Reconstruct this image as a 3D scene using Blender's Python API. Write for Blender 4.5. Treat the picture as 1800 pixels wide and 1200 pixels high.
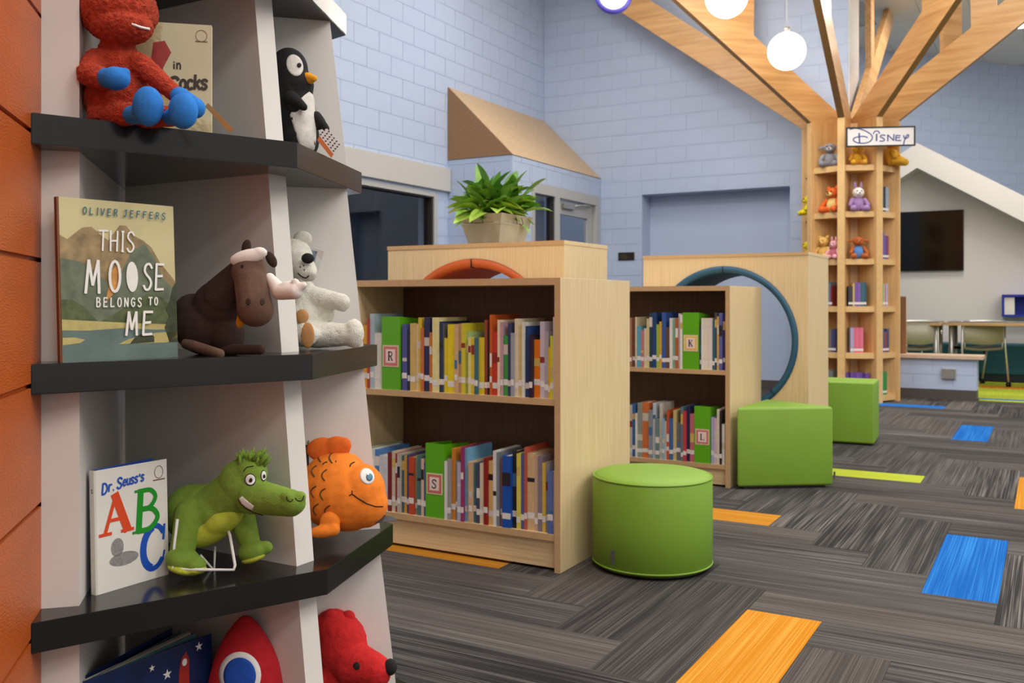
import bpy, bmesh, math, random
from mathutils import Vector, Matrix, Euler
from mathutils.bvhtree import BVHTree

random.seed(7)
for o in list(bpy.data.objects):
    bpy.data.objects.remove(o)
scene = bpy.context.scene
COL = scene.collection
PI = math.pi

# ------------------------------------------------------------------ camera
CAM_H = 1.064
YAW = math.radians(29.77)
FPX = 1650.0
HORIZON = 530.0
SN, CS = math.sin(YAW), math.cos(YAW)
cam_data = bpy.data.cameras.new('camera')
cam = bpy.data.objects.new('camera', cam_data)
COL.objects.link(cam)
cam.location = (0, 0, CAM_H)
cam.rotation_euler = (PI / 2, 0, YAW)
cam_data.sensor_width = 36.0
cam_data.lens = FPX / 1800 * 36
cam_data.shift_y = -(600 - HORIZON) / 1800
cam_data.clip_start = 0.05
cam_data.dof.use_dof = True
cam_data.dof.focus_distance = 2.1
cam_data.dof.aperture_fstop = 8.0
scene.camera = cam

# ------------------------------------------------------------------ world, exposure
world = bpy.data.worlds.new('world')
scene.world = world
world.use_nodes = True
world.node_tree.nodes['Background'].inputs[0].default_value = (1.0, 0.99, 0.97, 1)
world.node_tree.nodes['Background'].inputs[1].default_value = 0.60
vs = scene.view_settings
vs.view_transform = 'Standard'
vs.look = 'None'
vs.gamma = 1
vs.use_curve_mapping = False
vs.exposure = 0.0

# ------------------------------------------------------------------ ceiling lights (unseen area lamps laid out to light the room, no fixtures built)
CEIL = 5.4
CEIL_BACK = 5.0
UNSEEN_LAMPS = [(x, y) for x in (-3.9, -0.6, 2.6, 5.4) for y in (-2.0, 1.5, 5.0, 8.5)]
for (x, y) in UNSEEN_LAMPS:
    ld = bpy.data.lights.new('unseen_ceiling_light', 'AREA')
    ld.shape = 'RECTANGLE'; ld.size = 1.3; ld.size_y = 1.3
    ld.energy = 100 if x > 1 else 68
    ld.color = (1.0, 0.965, 0.92)
    lo = bpy.data.objects.new('unseen_ceiling_light', ld)
    lo.location = (x, y, CEIL - 0.06)
    COL.objects.link(lo)
for (x, y) in [(1.2, 13.4), (-0.6, 12.6)]:
    ld = bpy.data.lights.new('back_room_light', 'AREA')
    ld.shape = 'RECTANGLE'; ld.size = 1.2; ld.size_y = 1.2
    ld.energy = 85; ld.color = (1.0, 0.97, 0.93)
    lo = bpy.data.objects.new('back_room_light', ld)
    lo.location = (x, y, CEIL_BACK - 0.06)
    COL.objects.link(lo)


# ------------------------------------------------------------------ helpers
def lin(c):
    r = []
    for v in c[:3]:
        v = v / 255.0
        r.append(v / 12.92 if v <= 0.04045 else ((v + 0.055) / 1.055) ** 2.4)
    return (*r, 1.0)


def cw(cx, d):
    return (CS * cx - SN * d, SN * cx + CS * d)


def at(px, py, d):
    """place in the room that lies at photo position px,py at depth d (metres)"""
    X, Y = cw((px - 900) / FPX * d, d)
    return Vector((X, Y, CAM_H + (HORIZON - py) / FPX * d))


def on_y(px, Y):
    t = (px - 900) / FPX
    d = Y / (SN * t + CS)
    return (CS * t - SN) * d, d


MATS = {}


def pm(name, rgb, rough=0.5, metal=0.0, bump=None, var=None, sheen=0.0, coat=0.0, emit=None, spec=0.5, sheen_tint=None):
    """simple procedural material: noise colour variation and noise bump"""
    if name in MATS:
        return MATS[name]
    m = bpy.data.materials.new(name)
    m.use_nodes = True
    nt = m.node_tree
    b = nt.nodes['Principled BSDF']
    b.inputs['Base Color'].default_value = lin(rgb)
    b.inputs['Roughness'].default_value = rough
    b.inputs['Metallic'].default_value = metal
    b.inputs['Specular IOR Level'].default_value = spec
    if sheen:
        b.inputs['Sheen Weight'].default_value = sheen
        b.inputs['Sheen Roughness'].default_value = 0.5
        if sheen_tint:
            b.inputs['Sheen Tint'].default_value = lin(sheen_tint)
    if coat:
        b.inputs['Coat Weight'].default_value = coat
        b.inputs['Coat Roughness'].default_value = 0.1
    if emit:
        b.inputs['Emission Color'].default_value = lin(emit[0])
        b.inputs['Emission Strength'].default_value = emit[1]
    if var or bump:
        tc = nt.nodes.new('ShaderNodeTexCoord')
        if var:
            n = nt.nodes.new('ShaderNodeTexNoise')
            n.inputs['Scale'].default_value = var[0]
            n.inputs['Detail'].default_value = 4
            nt.links.new(tc.outputs['Object'], n.inputs['Vector'])
            r = nt.nodes.new('ShaderNodeMapRange')
            r.inputs['From Min'].default_value = 0.3
            r.inputs['From Max'].default_value = 0.7
            r.inputs['To Min'].default_value = 1 - var[1]
            r.inputs['To Max'].default_value = 1 + var[1]
            nt.links.new(n.outputs['Fac'], r.inputs['Value'])
            mx = nt.nodes.new('ShaderNodeMixRGB')
            mx.blend_type = 'MULTIPLY'
            mx.inputs[0].default_value = 1
            mx.inputs[1].default_value = lin(rgb)
            nt.links.new(r.outputs[0], mx.inputs[2])
            nt.links.new(mx.outputs[0], b.inputs['Base Color'])
        if bump:
            n2 = nt.nodes.new('ShaderNodeTexNoise')
            n2.inputs['Scale'].default_value = bump[0]
            n2.inputs['Detail'].default_value = 3
            nt.links.new(tc.outputs['Object'], n2.inputs['Vector'])
            bn = nt.nodes.new('ShaderNodeBump')
            bn.inputs['Strength'].default_value = bump[1]
            bn.inputs['Distance'].default_value = bump[2] if len(bump) > 2 else 0.003
            nt.links.new(n2.outputs['Fac'], bn.inputs['Height'])
            nt.links.new(bn.outputs[0], b.inputs['Normal'])
    MATS[name] = m
    return m


def grain(name, rgb, rgb2, axis='Z', scale=(90, 90, 2.2), rough=0.45, strength=1.0, coat=0.0, rand=False):
    """wood grain: stretched noise along one axis in object space"""
    if name in MATS:
        return MATS[name]
    m = bpy.data.materials.new(name)
    m.use_nodes = True
    nt = m.node_tree
    b = nt.nodes['Principled BSDF']
    b.inputs['Roughness'].default_value = rough
    if coat:
        b.inputs['Coat Weight'].default_value = coat
        b.inputs['Coat Roughness'].default_value = 0.15
    tc = nt.nodes.new('ShaderNodeTexCoord')
    mp = nt.nodes.new('ShaderNodeMapping')
    s = {'Z': scale, 'X': (scale[2], scale[0], scale[1]), 'Y': (scale[0], scale[2], scale[1])}[axis]
    mp.inputs['Scale'].default_value = s
    nt.links.new(tc.outputs['Object'], mp.inputs['Vector'])
    if rand:
        oi = nt.nodes.new('ShaderNodeObjectInfo')
        mul = nt.nodes.new('ShaderNodeMath'); mul.operation = 'MULTIPLY'; mul.inputs[1].default_value = 57.0
        nt.links.new(oi.outputs['Random'], mul.inputs[0])
        cb = nt.nodes.new('ShaderNodeCombineXYZ')
        for k in range(3):
            nt.links.new(mul.outputs[0], cb.inputs[k])
        nt.links.new(cb.outputs[0], mp.inputs['Location'])
    n = nt.nodes.new('ShaderNodeTexNoise')
    n.inputs['Scale'].default_value = 1.0
    n.inputs['Detail'].default_value = 5
    n.inputs['Roughness'].default_value = 0.6
    nt.links.new(mp.outputs[0], n.inputs['Vector'])
    cr = nt.nodes.new('ShaderNodeValToRGB')
    cr.color_ramp.elements[0].position = 0.32
    cr.color_ramp.elements[0].color = lin(rgb2)
    cr.color_ramp.elements[1].position = 0.66
    cr.color_ramp.elements[1].color = lin(rgb)
    nt.links.new(n.outputs['Fac'], cr.inputs[0])
    nt.links.new(cr.outputs[0], b.inputs['Base Color'])
    MATS[name] = m
    return m


class MB:
    """collects shapes; build() links them as ONE mesh object"""
    def __init__(self):
        self.v = []; self.f = []; self.sm = []

    def add(self, vs_, fs_, smooth=False):
        o = len(self.v)
        self.v += [tuple(p) for p in vs_]
        self.f += [tuple(i + o for i in f) for f in fs_]
        self.sm += [smooth] * len(fs_)
        return self

    def box(self, x0, x1, y0, y1, z0, z1):
        p = [(x0, y0, z0), (x1, y0, z0), (x1, y1, z0), (x0, y1, z0), (x0, y0, z1), (x1, y0, z1), (x1, y1, z1), (x0, y1, z1)]
        return self.add(p, [(0, 3, 2, 1), (4, 5, 6, 7), (0, 1, 5, 4), (1, 2, 6, 5), (2, 3, 7, 6), (3, 0, 4, 7)])

    def cbox(self, x0, x1, y0, y1, z0, z1, b=0.004):
        """box with chamfered edges"""
        bm = bmesh.new()
        bmesh.ops.create_cube(bm, size=1)
        for v in bm.verts:
            v.co = Vector(((x0 + x1) / 2 + v.co.x * (x1 - x0), (y0 + y1) / 2 + v.co.y * (y1 - y0), (z0 + z1) / 2 + v.co.z * (z1 - z0)))
        bmesh.ops.bevel(bm, geom=bm.edges[:], offset=b, segments=2, profile=0.6, affect='EDGES')
        bm.verts.index_update()
        self.add([v.co[:] for v in bm.verts], [[v.index for v in f.verts] for f in bm.faces])
        bm.free()
        return self

    def prism(self, poly, z0, z1):
        """poly: list of (x,y), counter-clockwise"""
        n = len(poly)
        p = [(x, y, z0) for x, y in poly] + [(x, y, z1) for x, y in poly]
        fs = [tuple(range(n))[::-1], tuple(range(n, 2 * n))]
        for i in range(n):
            j = (i + 1) % n
            fs.append((i, j, n + j, n + i))
        return self.add(p, fs)

    def hull(self, bottom, top):
        """two rings of equal count"""
        n = len(bottom)
        fs = [tuple(range(n))[::-1], tuple(range(n, 2 * n))]
        for i in range(n):
            j = (i + 1) % n
            fs.append((i, j, n + j, n + i))
        return self.add(list(bottom) + list(top), fs)

    def plate(self, poly, origin, ux, uz, thick):
        """poly in 2D, laid in plane origin + a*ux + b*uz, thickness along ux x uz"""
        ux = Vector(ux); uz = Vector(uz); nn = ux.cross(uz).normalized() * thick
        o = Vector(origin)
        a = [o + ux * x + uz * z for x, z in poly]
        b = [p + nn for p in a]
        return self.hull([tuple(p) for p in a], [tuple(p) for p in b])

    def tube(self, pts, r, seg=8, closed=False):
        pts = [Vector(p) for p in pts]
        n = len(pts)
        rr = r if isinstance(r, (list, tuple)) else [r] * n
        rings = []
        prev = None
        for i, p in enumerate(pts):
            if closed:
                t = pts[(i + 1) % n] - pts[i - 1]
            elif i == 0:
                t = pts[1] - pts[0]
            elif i == n - 1:
                t = pts[-1] - pts[-2]
            else:
                t = (pts[i + 1] - pts[i]).normalized() + (pts[i] - pts[i - 1]).normalized()
            if t.length < 1e-9:
                t = Vector((0, 0, 1))
            t.normalize()
            if prev is None:
                up = Vector((0, 0, 1)) if abs(t.z) < 0.9 else Vector((1, 0, 0))
                u = t.cross(up).normalized()
            else:
                u = (prev - t * prev.dot(t))
                u = u.normalized() if u.length > 1e-6 else t.orthogonal().normalized()
            prev = u
            w = t.cross(u)
            rings.append([p + (u * math.cos(2 * PI * k / seg) + w * math.sin(2 * PI * k / seg)) * rr[i] for k in range(seg)])
        vs_ = [tuple(q) for ring in rings for q in ring]
        fs = []
        m = n if closed else n - 1
        for i in range(m):
            a, b = i * seg, ((i + 1) % n) * seg
            for k in range(seg):
                fs.append((a + k, a + (k + 1) % seg, b + (k + 1) % seg, b + k))
        if not closed:
            fs.append(tuple(range(seg))[::-1])
            fs.append(tuple(range((n - 1) * seg, n * seg)))
        return self.add(vs_, fs, True)

    def ell(self, c, r, rot=None, seg=16, rings=10):
        c = Vector(c)
        if not isinstance(r, (tuple, list)):
            r = (r, r, r)
        M = Euler(rot).to_matrix() if rot else Matrix.Identity(3)
        vs_ = [tuple(c + M @ Vector((0, 0, -r[2])))]
        for i in range(1, rings):
            ph = -PI / 2 + PI * i / rings
            for k in range(seg):
                th = 2 * PI * k / seg
                vs_.append(tuple(c + M @ Vector((r[0] * math.cos(ph) * math.cos(th), r[1] * math.cos(ph) * math.sin(th), r[2] * math.sin(ph)))))
        vs_.append(tuple(c + M @ Vector((0, 0, r[2]))))
        fs = []
        for k in range(seg):
            fs.append((0, 1 + (k + 1) % seg, 1 + k))
        for i in range(rings - 2):
            a = 1 + i * seg; b = a + seg
            for k in range(seg):
                fs.append((a + k, a + (k + 1) % seg, b + (k + 1) % seg, b + k))
        a = 1 + (rings - 2) * seg; t = len(vs_) - 1
        for k in range(seg):
            fs.append((a + k, a + (k + 1) % seg, t))
        return self.add(vs_, fs, True)

    def cap(self, p, q, r1, r2, n=7):
        """fat limb between two points"""
        p = Vector(p); q = Vector(q)
        n = max(n, int((q - p).length / (.42 * min(r1, r2))) + 2)
        for i in range(n):
            t = i / (n - 1)
            self.ell(p.lerp(q, t), r1 + (r2 - r1) * t, seg=12, rings=8)
        return self

    def lathe(self, prof, c=(0, 0, 0), seg=40, sy=1.0):
        c = Vector(c)
        vs_ = []; fs = []
        for (r, z) in prof:
            for k in range(seg):
                th = 2 * PI * k / seg
                vs_.append((c.x + r * math.cos(th), c.y + r * math.sin(th) * sy, c.z + z))
        for i in range(len(prof) - 1):
            for k in range(seg):
                fs.append((i * seg + k, i * seg + (k + 1) % seg, (i + 1) * seg + (k + 1) % seg, (i + 1) * seg + k))
        self.add(vs_, fs, True)
        return self

    def mesh(self, name):
        me = bpy.data.meshes.new(name)
        me.from_pydata(self.v, [], self.f)
        me.polygons.foreach_set('use_smooth', self.sm)
        me.update()
        return me

    def build(self, name, mat, parent=None, loc=None, smooth=None):
        me = self.mesh(name)
        return link(name, me, mat, parent, loc)


def link(name, me, mat, parent=None, loc=None):
    o = bpy.data.objects.new(name, me)
    COL.objects.link(o)
    if mat is not None and len(me.materials) == 0:
        me.materials.append(mat)
    if parent is not None:
        o.parent = parent
    if loc is not None:
        o.location = loc
    return o


def tag(o, label, cat, group=None):
    o['label'] = label
    o['category'] = cat
    if group:
        o['group'] = group
    return o


def struct(o):
    o['kind'] = 'structure'
    return o


def thing(name, label, cat, loc=(0, 0, 0), rz=0.0, group=None):
    o = bpy.data.objects.new(name, None)
    o.empty_display_size = 0.05
    COL.objects.link(o)
    o.location = loc
    o.rotation_euler = (0, 0, rz)
    return tag(o, label, cat, group)


def remesh(mb, voxel, smooth=6, noise=None):
    """fuse overlapping rounded shapes into one continuous soft skin"""
    me = mb.mesh('tmp')
    o = bpy.data.objects.new('tmp', me)
    COL.objects.link(o)
    r = o.modifiers.new('r', 'REMESH'); r.mode = 'VOXEL'; r.voxel_size = voxel; r.use_smooth_shade = True
    s = o.modifiers.new('s', 'SMOOTH'); s.iterations = smooth; s.factor = 0.5
    if noise:
        t = bpy.data.textures.new('fluff', 'CLOUDS'); t.noise_scale = noise[0]; t.noise_depth = 1
        dm = o.modifiers.new('d', 'DISPLACE'); dm.texture = t; dm.strength = noise[1]; dm.mid_level = 0.5
    dg = bpy.context.evaluated_depsgraph_get()
    dg.update()
    out = bpy.data.meshes.new_from_object(o.evaluated_get(dg), depsgraph=dg)
    bpy.data.objects.remove(o)
    bpy.data.meshes.remove(me)
    out.polygons.foreach_set('use_smooth', [True] * len(out.polygons))
    return out


def soft(name, mb, mat, parent, voxel, smooth=6, noise=None):
    me = remesh(mb, voxel, smooth, noise)
    me.name = name
    return link(name, me, mat, parent)


class Px:
    """local frame of a toy: origin at its base, x to the right, y away, z up; points are given as photo pixels plus a depth offset and turned into metres"""
    def __init__(self, ox, zb, d):
        self.u, self.d, self.zb = d / FPX, d, zb
        self.cx0 = (ox - 900) / FPX * d
        X, Y = cw(self.cx0, d)
        self.loc = Vector((X, Y, zb))
        self.oy = HORIZON + (CAM_H - zb) / self.u
        self.eye = Vector((-self.cx0, -d, CAM_H - zb))

    def p(self, x, y, depth=0):
        D = self.d + depth * self.u
        return Vector(((x - 900) / FPX * D - self.cx0, depth * self.u, CAM_H + (HORIZON - y) / FPX * D - self.zb))

    def r(self, *a):
        return tuple(q * self.u for q in a) if len(a) > 1 else a[0] * self.u


def bvh_of(*objs):
    vs_ = []; fs = []
    for o in objs:
        n = len(vs_)
        vs_ += [v.co.copy() for v in o.data.vertices]
        fs += [tuple(i + n for i in p.vertices) for p in o.data.polygons]
    return BVHTree.FromPolygons(vs_, fs)


def hit(bvh, p, eye):
    """first surface point on the viewer's side"""
    h = bvh.ray_cast(eye, (p - eye).normalized())
    if h[0] is None:
        h = bvh.find_nearest(p.lerp(eye, .03))
    return h[0], h[1]


def patch(fr, bvh, outline, mat, name, parent, off=0.0012, rings=4):
    """sewn-on flat patch that follows the surface"""
    pts = [fr.p(x, y) for x, y in outline]
    c = sum(pts, Vector()) / len(pts)
    vs_ = []; fs = []
    h, n = hit(bvh, c, fr.eye)
    vs_.append(h + n * off)
    k = len(pts)
    for i in range(1, rings + 1):
        for q in pts:
            w = c.lerp(q, i / rings)
            h, n = hit(bvh, w, fr.eye)
            vs_.append(h + n * off)
    for j in range(k):
        fs.append((0, 1 + j, 1 + (j + 1) % k))
    for i in range(rings - 1):
        a = 1 + i * k; b = a + k
        for j in range(k):
            fs.append((a + j, b + j, b + (j + 1) % k, a + (j + 1) % k))
    m = MB(); m.add(vs_, fs, True)
    o = m.build(name, mat, parent)
    sol = o.modifiers.new('t', 'SOLIDIFY'); sol.thickness = 0.001; sol.offset = 1
    return o


def ovl(x, y, rx, ry, rot=0, n=20):
    r = []
    for k in range(n):
        t = 2 * PI * k / n
        a, b = rx * math.cos(t), ry * math.sin(t)
        r.append((x + a * math.cos(rot) - b * math.sin(rot), y + a * math.sin(rot) + b * math.cos(rot)))
    return r


def stitch(fr, bvh, pts, r, mat, name, parent, sub=6):
    """embroidered line that follows the surface"""
    q = []
    for i in range(len(pts) - 1):
        for k in range(sub):
            t = k / sub
            q.append((pts[i][0] * (1 - t) + pts[i + 1][0] * t, pts[i][1] * (1 - t) + pts[i + 1][1] * t))
    q.append(pts[-1])
    out = []
    for x, y in q:
        h, n = hit(bvh, fr.p(x, y), fr.eye)
        out.append(h + n * fr.u * 0.3)
    m = MB(); m.tube(out, fr.r(r), 6)
    return m.build(name, mat, parent)


def curve(pts, n=6):
    """Catmull-Rom through points"""
    P = [pts[0]] + list(pts) + [pts[-1]]
    out = []
    for i in range(1, len(P) - 2):
        p0, p1, p2, p3 = [Vector(q) for q in P[i - 1:i + 3]]
        for k in range(n):
            t = k / n
            out.append(tuple(0.5 * ((2 * p1) + (p2 - p0) * t + (2 * p0 - 5 * p1 + 4 * p2 - p3) * t * t + (3 * p1 - p0 - 3 * p2 + p3) * t ** 3)))
    out.append(tuple(pts[-1]))
    return out


# ------------------------------------------------------------------ lettering made of pen strokes
def oval(cx=.5, cy=.5, rx=.42, ry=.5, a0=90, a1=450, n=18):
    return [(cx + rx * math.cos(math.radians(a0 + (a1 - a0) * k / n)), cy + ry * math.sin(math.radians(a0 + (a1 - a0) * k / n))) for k in range(n + 1)]


S_ = curve([(.88, .84), (.62, 1), (.25, .94), (.14, .73), (.38, .56), (.68, .43), (.84, .24), (.65, .03), (.3, 0), (.08, .15)], 4)
GL = {
    'T': [[(0, .98), (1, 1)], [(.5, 1), (.46, 0)]],
    'H': [[(.1, 1), (.12, 0)], [(.9, 1), (.86, 0)], [(.1, .5), (.9, .52)]],
    'I': [[(.5, 1), (.5, 0)], [(.3, 1), (.72, 1)], [(.28, 0), (.7, 0)]],
    'S': [S_], 's': [S_],
    'M': [[(.02, 0), (.16, 1), (.5, .25), (.84, 1), (.98, 0)]],
    'O': [oval()], 'o': [oval()],
    'E': [[(.9, 1), (.12, 1), (.1, 0), (.9, .02)], [(.1, .52), (.75, .54)]],
    'B': [[(.12, 0), (.12, 1)], curve([(.12, 1), (.6, .98), (.78, .78), (.55, .55), (.12, .53)], 4), curve([(.12, .53), (.7, .5), (.9, .27), (.65, .02), (.12, 0)], 4)],
    'L': [[(.12, 1), (.1, 0), (.88, .03)]],
    'N': [[(.1, 0), (.12, 1), (.88, 0), (.9, 1)]],
    'G': [curve([(.88, .82), (.55, 1), (.15, .75), (.12, .3), (.5, 0), (.85, .2), (.86, .48)], 4), [(.86, .48), (.52, .48)]],
    'V': [[(.05, 1), (.5, 0), (.95, 1)]],
    'R': [[(.12, 0), (.12, 1)], curve([(.12, 1), (.65, .97), (.8, .75), (.6, .52), (.12, .5)], 4), [(.4, .5), (.92, 0)]],
    'J': [curve([(.75, 1), (.74, .3), (.5, 0), (.1, .18)], 4), [(.35, 1), (1, 1)]],
    'F': [[(.92, 1), (.12, 1), (.1, 0)], [(.1, .52), (.72, .54)]],
    'D': [[(.12, 0), (.12, 1)], curve([(.12, 1), (.6, .95), (.92, .5), (.6, .05), (.12, 0)], 5)],
    'r': [[(.15, 0), (.15, 1)], curve([(.15, .65), (.45, .98), (.85, .92)], 4)],
    'e': [[(.12, .5), (.88, .52)], oval(.5, .5, .4, .5, 5, 320)],
    'u': [curve([(.12, 1), (.12, .3), (.4, 0), (.85, .3), (.86, 1)], 4), [(.86, 1), (.9, 0)]],
    'n': [[(.12, 1), (.12, 0)], curve([(.12, .6), (.5, 1), (.85, .7), (.86, 0)], 4)],
    'i': [[(.5, .8), (.5, 0)], [(.45, 1.18), (.55, 1.12)]],
    'c': [oval(.52, .5, .42, .5, 45, 315)],
    'k': [[(.12, 1.5), (.12, 0)], [(.85, 1), (.14, .45)], [(.35, .58), (.92, 0)]],
    '.': [[(.42, .04), (.58, .04)]],
    "'": [[(.55, 1.2), (.45, .9)]],
    '2': [curve([(.1, .75), (.35, 1), (.8, .85), (.75, .55), (.1, 0)], 5), [(.1, 0), (.92, 0)]],
}


def ribbon(m, pts, w, fr3):
    """flat pen stroke; fr3 maps 2D to 3D"""
    P = [Vector((p[0], p[1])) for p in pts]
    for i in range(1, len(P) - 1):                # a sharp turn starts a new stroke
        a_, b_ = P[i] - P[i - 1], P[i + 1] - P[i]
        if a_.length > 1e-9 and b_.length > 1e-9 and a_.angle(b_) > .9:
            ribbon(m, pts[:i + 1], w, fr3)
            ribbon(m, pts[i:], w, fr3)
            return
    n = len(P)
    L = []; R = []
    for i in range(n):
        if i == 0:
            t = P[1] - P[0]
        elif i == n - 1:
            t = P[-1] - P[-2]
        else:
            t = (P[i + 1] - P[i]).normalized() + (P[i] - P[i - 1]).normalized()
        t = t.normalized() if t.length > 1e-9 else Vector((1, 0))
        nn = Vector((-t.y, t.x)) * (w / 2)
        ex = t * (w * 0.25) * (-1 if i == 0 else (1 if i == n - 1 else 0))
        L.append(P[i] + nn + ex); R.append(P[i] - nn + ex)
    m.layer = getattr(m, 'layer', 0) + 1          # crossing strokes lie on each other like brush strokes
    vs_ = [(p[0], p[1] - .00008 * m.layer, p[2]) for p in ([fr3(q) for q in L] + [fr3(q) for q in R])]
    m.add(vs_, [(i, i + 1, n + i + 1, n + i) for i in range(n - 1)])


def word(m, text, x, y, h, adv, w, fr3, wid=0.75, slant=0.0, rise=0.0, gap=0.35):
    """letters along a line: height h, letter width wid*h, advance adv*h"""
    for ch in text:
        if ch == ' ':
            x += gap * h
            continue
        hh = h
        ww = wid * h
        a = adv
        if ch in "i.'I":
            a = adv * 0.6; ww = wid * h * 0.55
        for st in GL[ch]:
            ribbon(m, [(x + q[0] * ww + q[1] * hh * slant, y + q[1] * hh) for q in st], w, fr3)
        x += a * h
        y += rise * h
    return x


def flat(m, poly, fr3):
    m.add([fr3(Vector(p)) for p in poly], [tuple(range(len(poly)))])


ORD = ['first', 'second', 'third', 'fourth', 'fifth', 'sixth', 'seventh', 'eighth', 'ninth', 'tenth', 'eleventh', 'twelfth', 'thirteenth', 'fourteenth',
       'fifteenth', 'sixteenth', 'seventeenth', 'eighteenth', 'nineteenth', 'twentieth', 'twenty-first', 'twenty-second', 'twenty-third', 'twenty-fourth',
       'twenty-fifth', 'twenty-sixth', 'twenty-seventh', 'twenty-eighth', 'twenty-ninth', 'thirtieth', 'thirty-first', 'thirty-second', 'thirty-third',
       'thirty-fourth', 'thirty-fifth', 'thirty-sixth', 'thirty-seventh', 'thirty-eighth', 'thirty-ninth', 'fortieth', 'forty-first', 'forty-second',
       'forty-third', 'forty-fourth', 'forty-fifth', 'forty-sixth', 'forty-seventh', 'forty-eighth', 'forty-ninth', 'fiftieth', 'fifty-first', 'fifty-second']

# ------------------------------------------------------------------ materials
M_BLUE = pm('blue_painted_block', (180, 195, 221), 0.42, bump=(60, 0.25, 0.004), var=(1.3, 0.02))
M_ORANGE = pm('orange_painted_block', (188, 88, 28), 0.38, bump=(70, 0.5, 0.004), var=(5, 0.06))
M_WHITE = pm('white_laminate', (222, 217, 211), 0.45, bump=(40, 0.05))
M_BLACK = pm('black_laminate', (30, 28, 27), 0.16, bump=(30, 0.02))
M_MAPLE = grain('maple_laminate', (226, 203, 160), (208, 181, 134), 'Z', (140, 140, 3.0), 0.45)
M_MAPLE_X = grain('maple_laminate_lengthwise', (226, 203, 160), (206, 178, 130), 'X', (140, 140, 3.0), 0.45)
M_MAPLE_BACK_SHADED = grain('bookcase_back_shaded_maple', (108, 84, 62), (90, 69, 50), 'Z', (140, 140, 3.0), 0.55)  # maple darkened: shade inside the shelves is put into this colour
M_EDGE = pm('maple_edge_band', (196, 162, 118), 0.5, var=(30, 0.05))
M_OAK = grain('oak_plywood', (224, 182, 124), (202, 154, 96), 'Z', (26, 26, 1.6), 0.4, coat=0.15, rand=True)
M_OAK_R = grain('oak_plywood_branch', (222, 176, 116), (194, 142, 84), 'X', (20, 20, 1.3), 0.38, coat=0.2, rand=True)
M_OAK_ED = pm('oak_edge', (222, 182, 122), 0.45, var=(20, 0.06))
M_CANOPY = grain('canopy_wood', (202, 176, 140), (184, 154, 116), 'X', (30, 30, 1.2), 0.45)
M_GREY_TRIM = pm('grey_painted_metal', (178, 178, 176), 0.4, bump=(50, 0.04))
M_GREY_DARK = pm('dark_frame_gasket', (46, 42, 40), 0.5, bump=(50, 0.04))
M_CEIL = pm('ceiling_tile', (226, 224, 218), 0.8, bump=(120, 0.3, 0.002))
M_CEIL_GRID = pm('ceiling_grid', (190, 188, 182), 0.5, bump=(60, 0.05))
M_WALL_WHITE = pm('white_painted_drywall', (226, 223, 216), 0.6, bump=(80, 0.08))
M_VINYL = pm('dark_vinyl_base', (78, 72, 68), 0.5, bump=(40, 0.05))
M_TVB = pm('glossy_black_screen', (8, 8, 9), 0.12, bump=(10, 0.01))
M_TVF = pm('black_plastic', (14, 14, 14), 0.4, bump=(60, 0.05))
M_GREEN_V = pm('green_vinyl', (122, 162, 48), 0.55, bump=(220, 0.12, 0.002), var=(6, 0.03))
M_GREEN_P = pm('green_plastic', (92, 172, 22), 0.4, var=(8, 0.03))
M_STEEL = pm('brushed_steel', (176, 174, 168), 0.35, metal=0.8, bump=(60, 0.05))
M_TAPE = pm('white_spine_label', (226, 222, 216), 0.5, var=(120, 0.12))
M_PAGES = pm('paper_pages', (226, 216, 196), 0.8, var=(300, 0.08))
M_INK = pm('black_ink', (24, 22, 22), 0.6, var=(50, 0.05))
M_THREAD = pm('dark_thread', (22, 18, 18), 0.8, var=(50, 0.05))
M_WHITE_F = pm('white_felt', (232, 230, 226), 0.85, bump=(200, 0.1))
M_GLOBE = pm('glowing_white_globe', (255, 250, 240), 0.4, emit=((255, 246, 232), 3.2), var=(3, 0.01))


def glass_mat(name, tint, refl):
    m = bpy.data.materials.new(name)
    m.use_nodes = True
    nt = m.node_tree
    out = nt.nodes['Material Output']
    nt.nodes.remove(nt.nodes['Principled BSDF'])
    tr = nt.nodes.new('ShaderNodeBsdfTransparent'); tr.inputs[0].default_value = tint
    gl = nt.nodes.new('ShaderNodeBsdfGlossy'); gl.inputs['Roughness'].default_value = 0.03
    n = nt.nodes.new('ShaderNodeTexNoise'); n.inputs['Scale'].default_value = 2.0
    mr = nt.nodes.new('ShaderNodeMapRange')
    mr.inputs['To Min'].default_value = refl * 0.9; mr.inputs['To Max'].default_value = refl * 1.1
    nt.links.new(n.outputs['Fac'], mr.inputs['Value'])
    mx = nt.nodes.new('ShaderNodeMixShader')
    nt.links.new(mr.outputs[0], mx.inputs[0])
    nt.links.new(tr.outputs[0], mx.inputs[1]); nt.links.new(gl.outputs[0], mx.inputs[2])
    nt.links.new(mx.outputs[0], out.inputs[0])
    return m


M_GLASS = glass_mat('window_glass', (0.8, 0.82, 0.84, 1), 0.08)
M_SLEEVE = glass_mat('clear_plastic_sleeve', (0.93, 0.94, 0.95, 1), 0.10)


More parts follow.
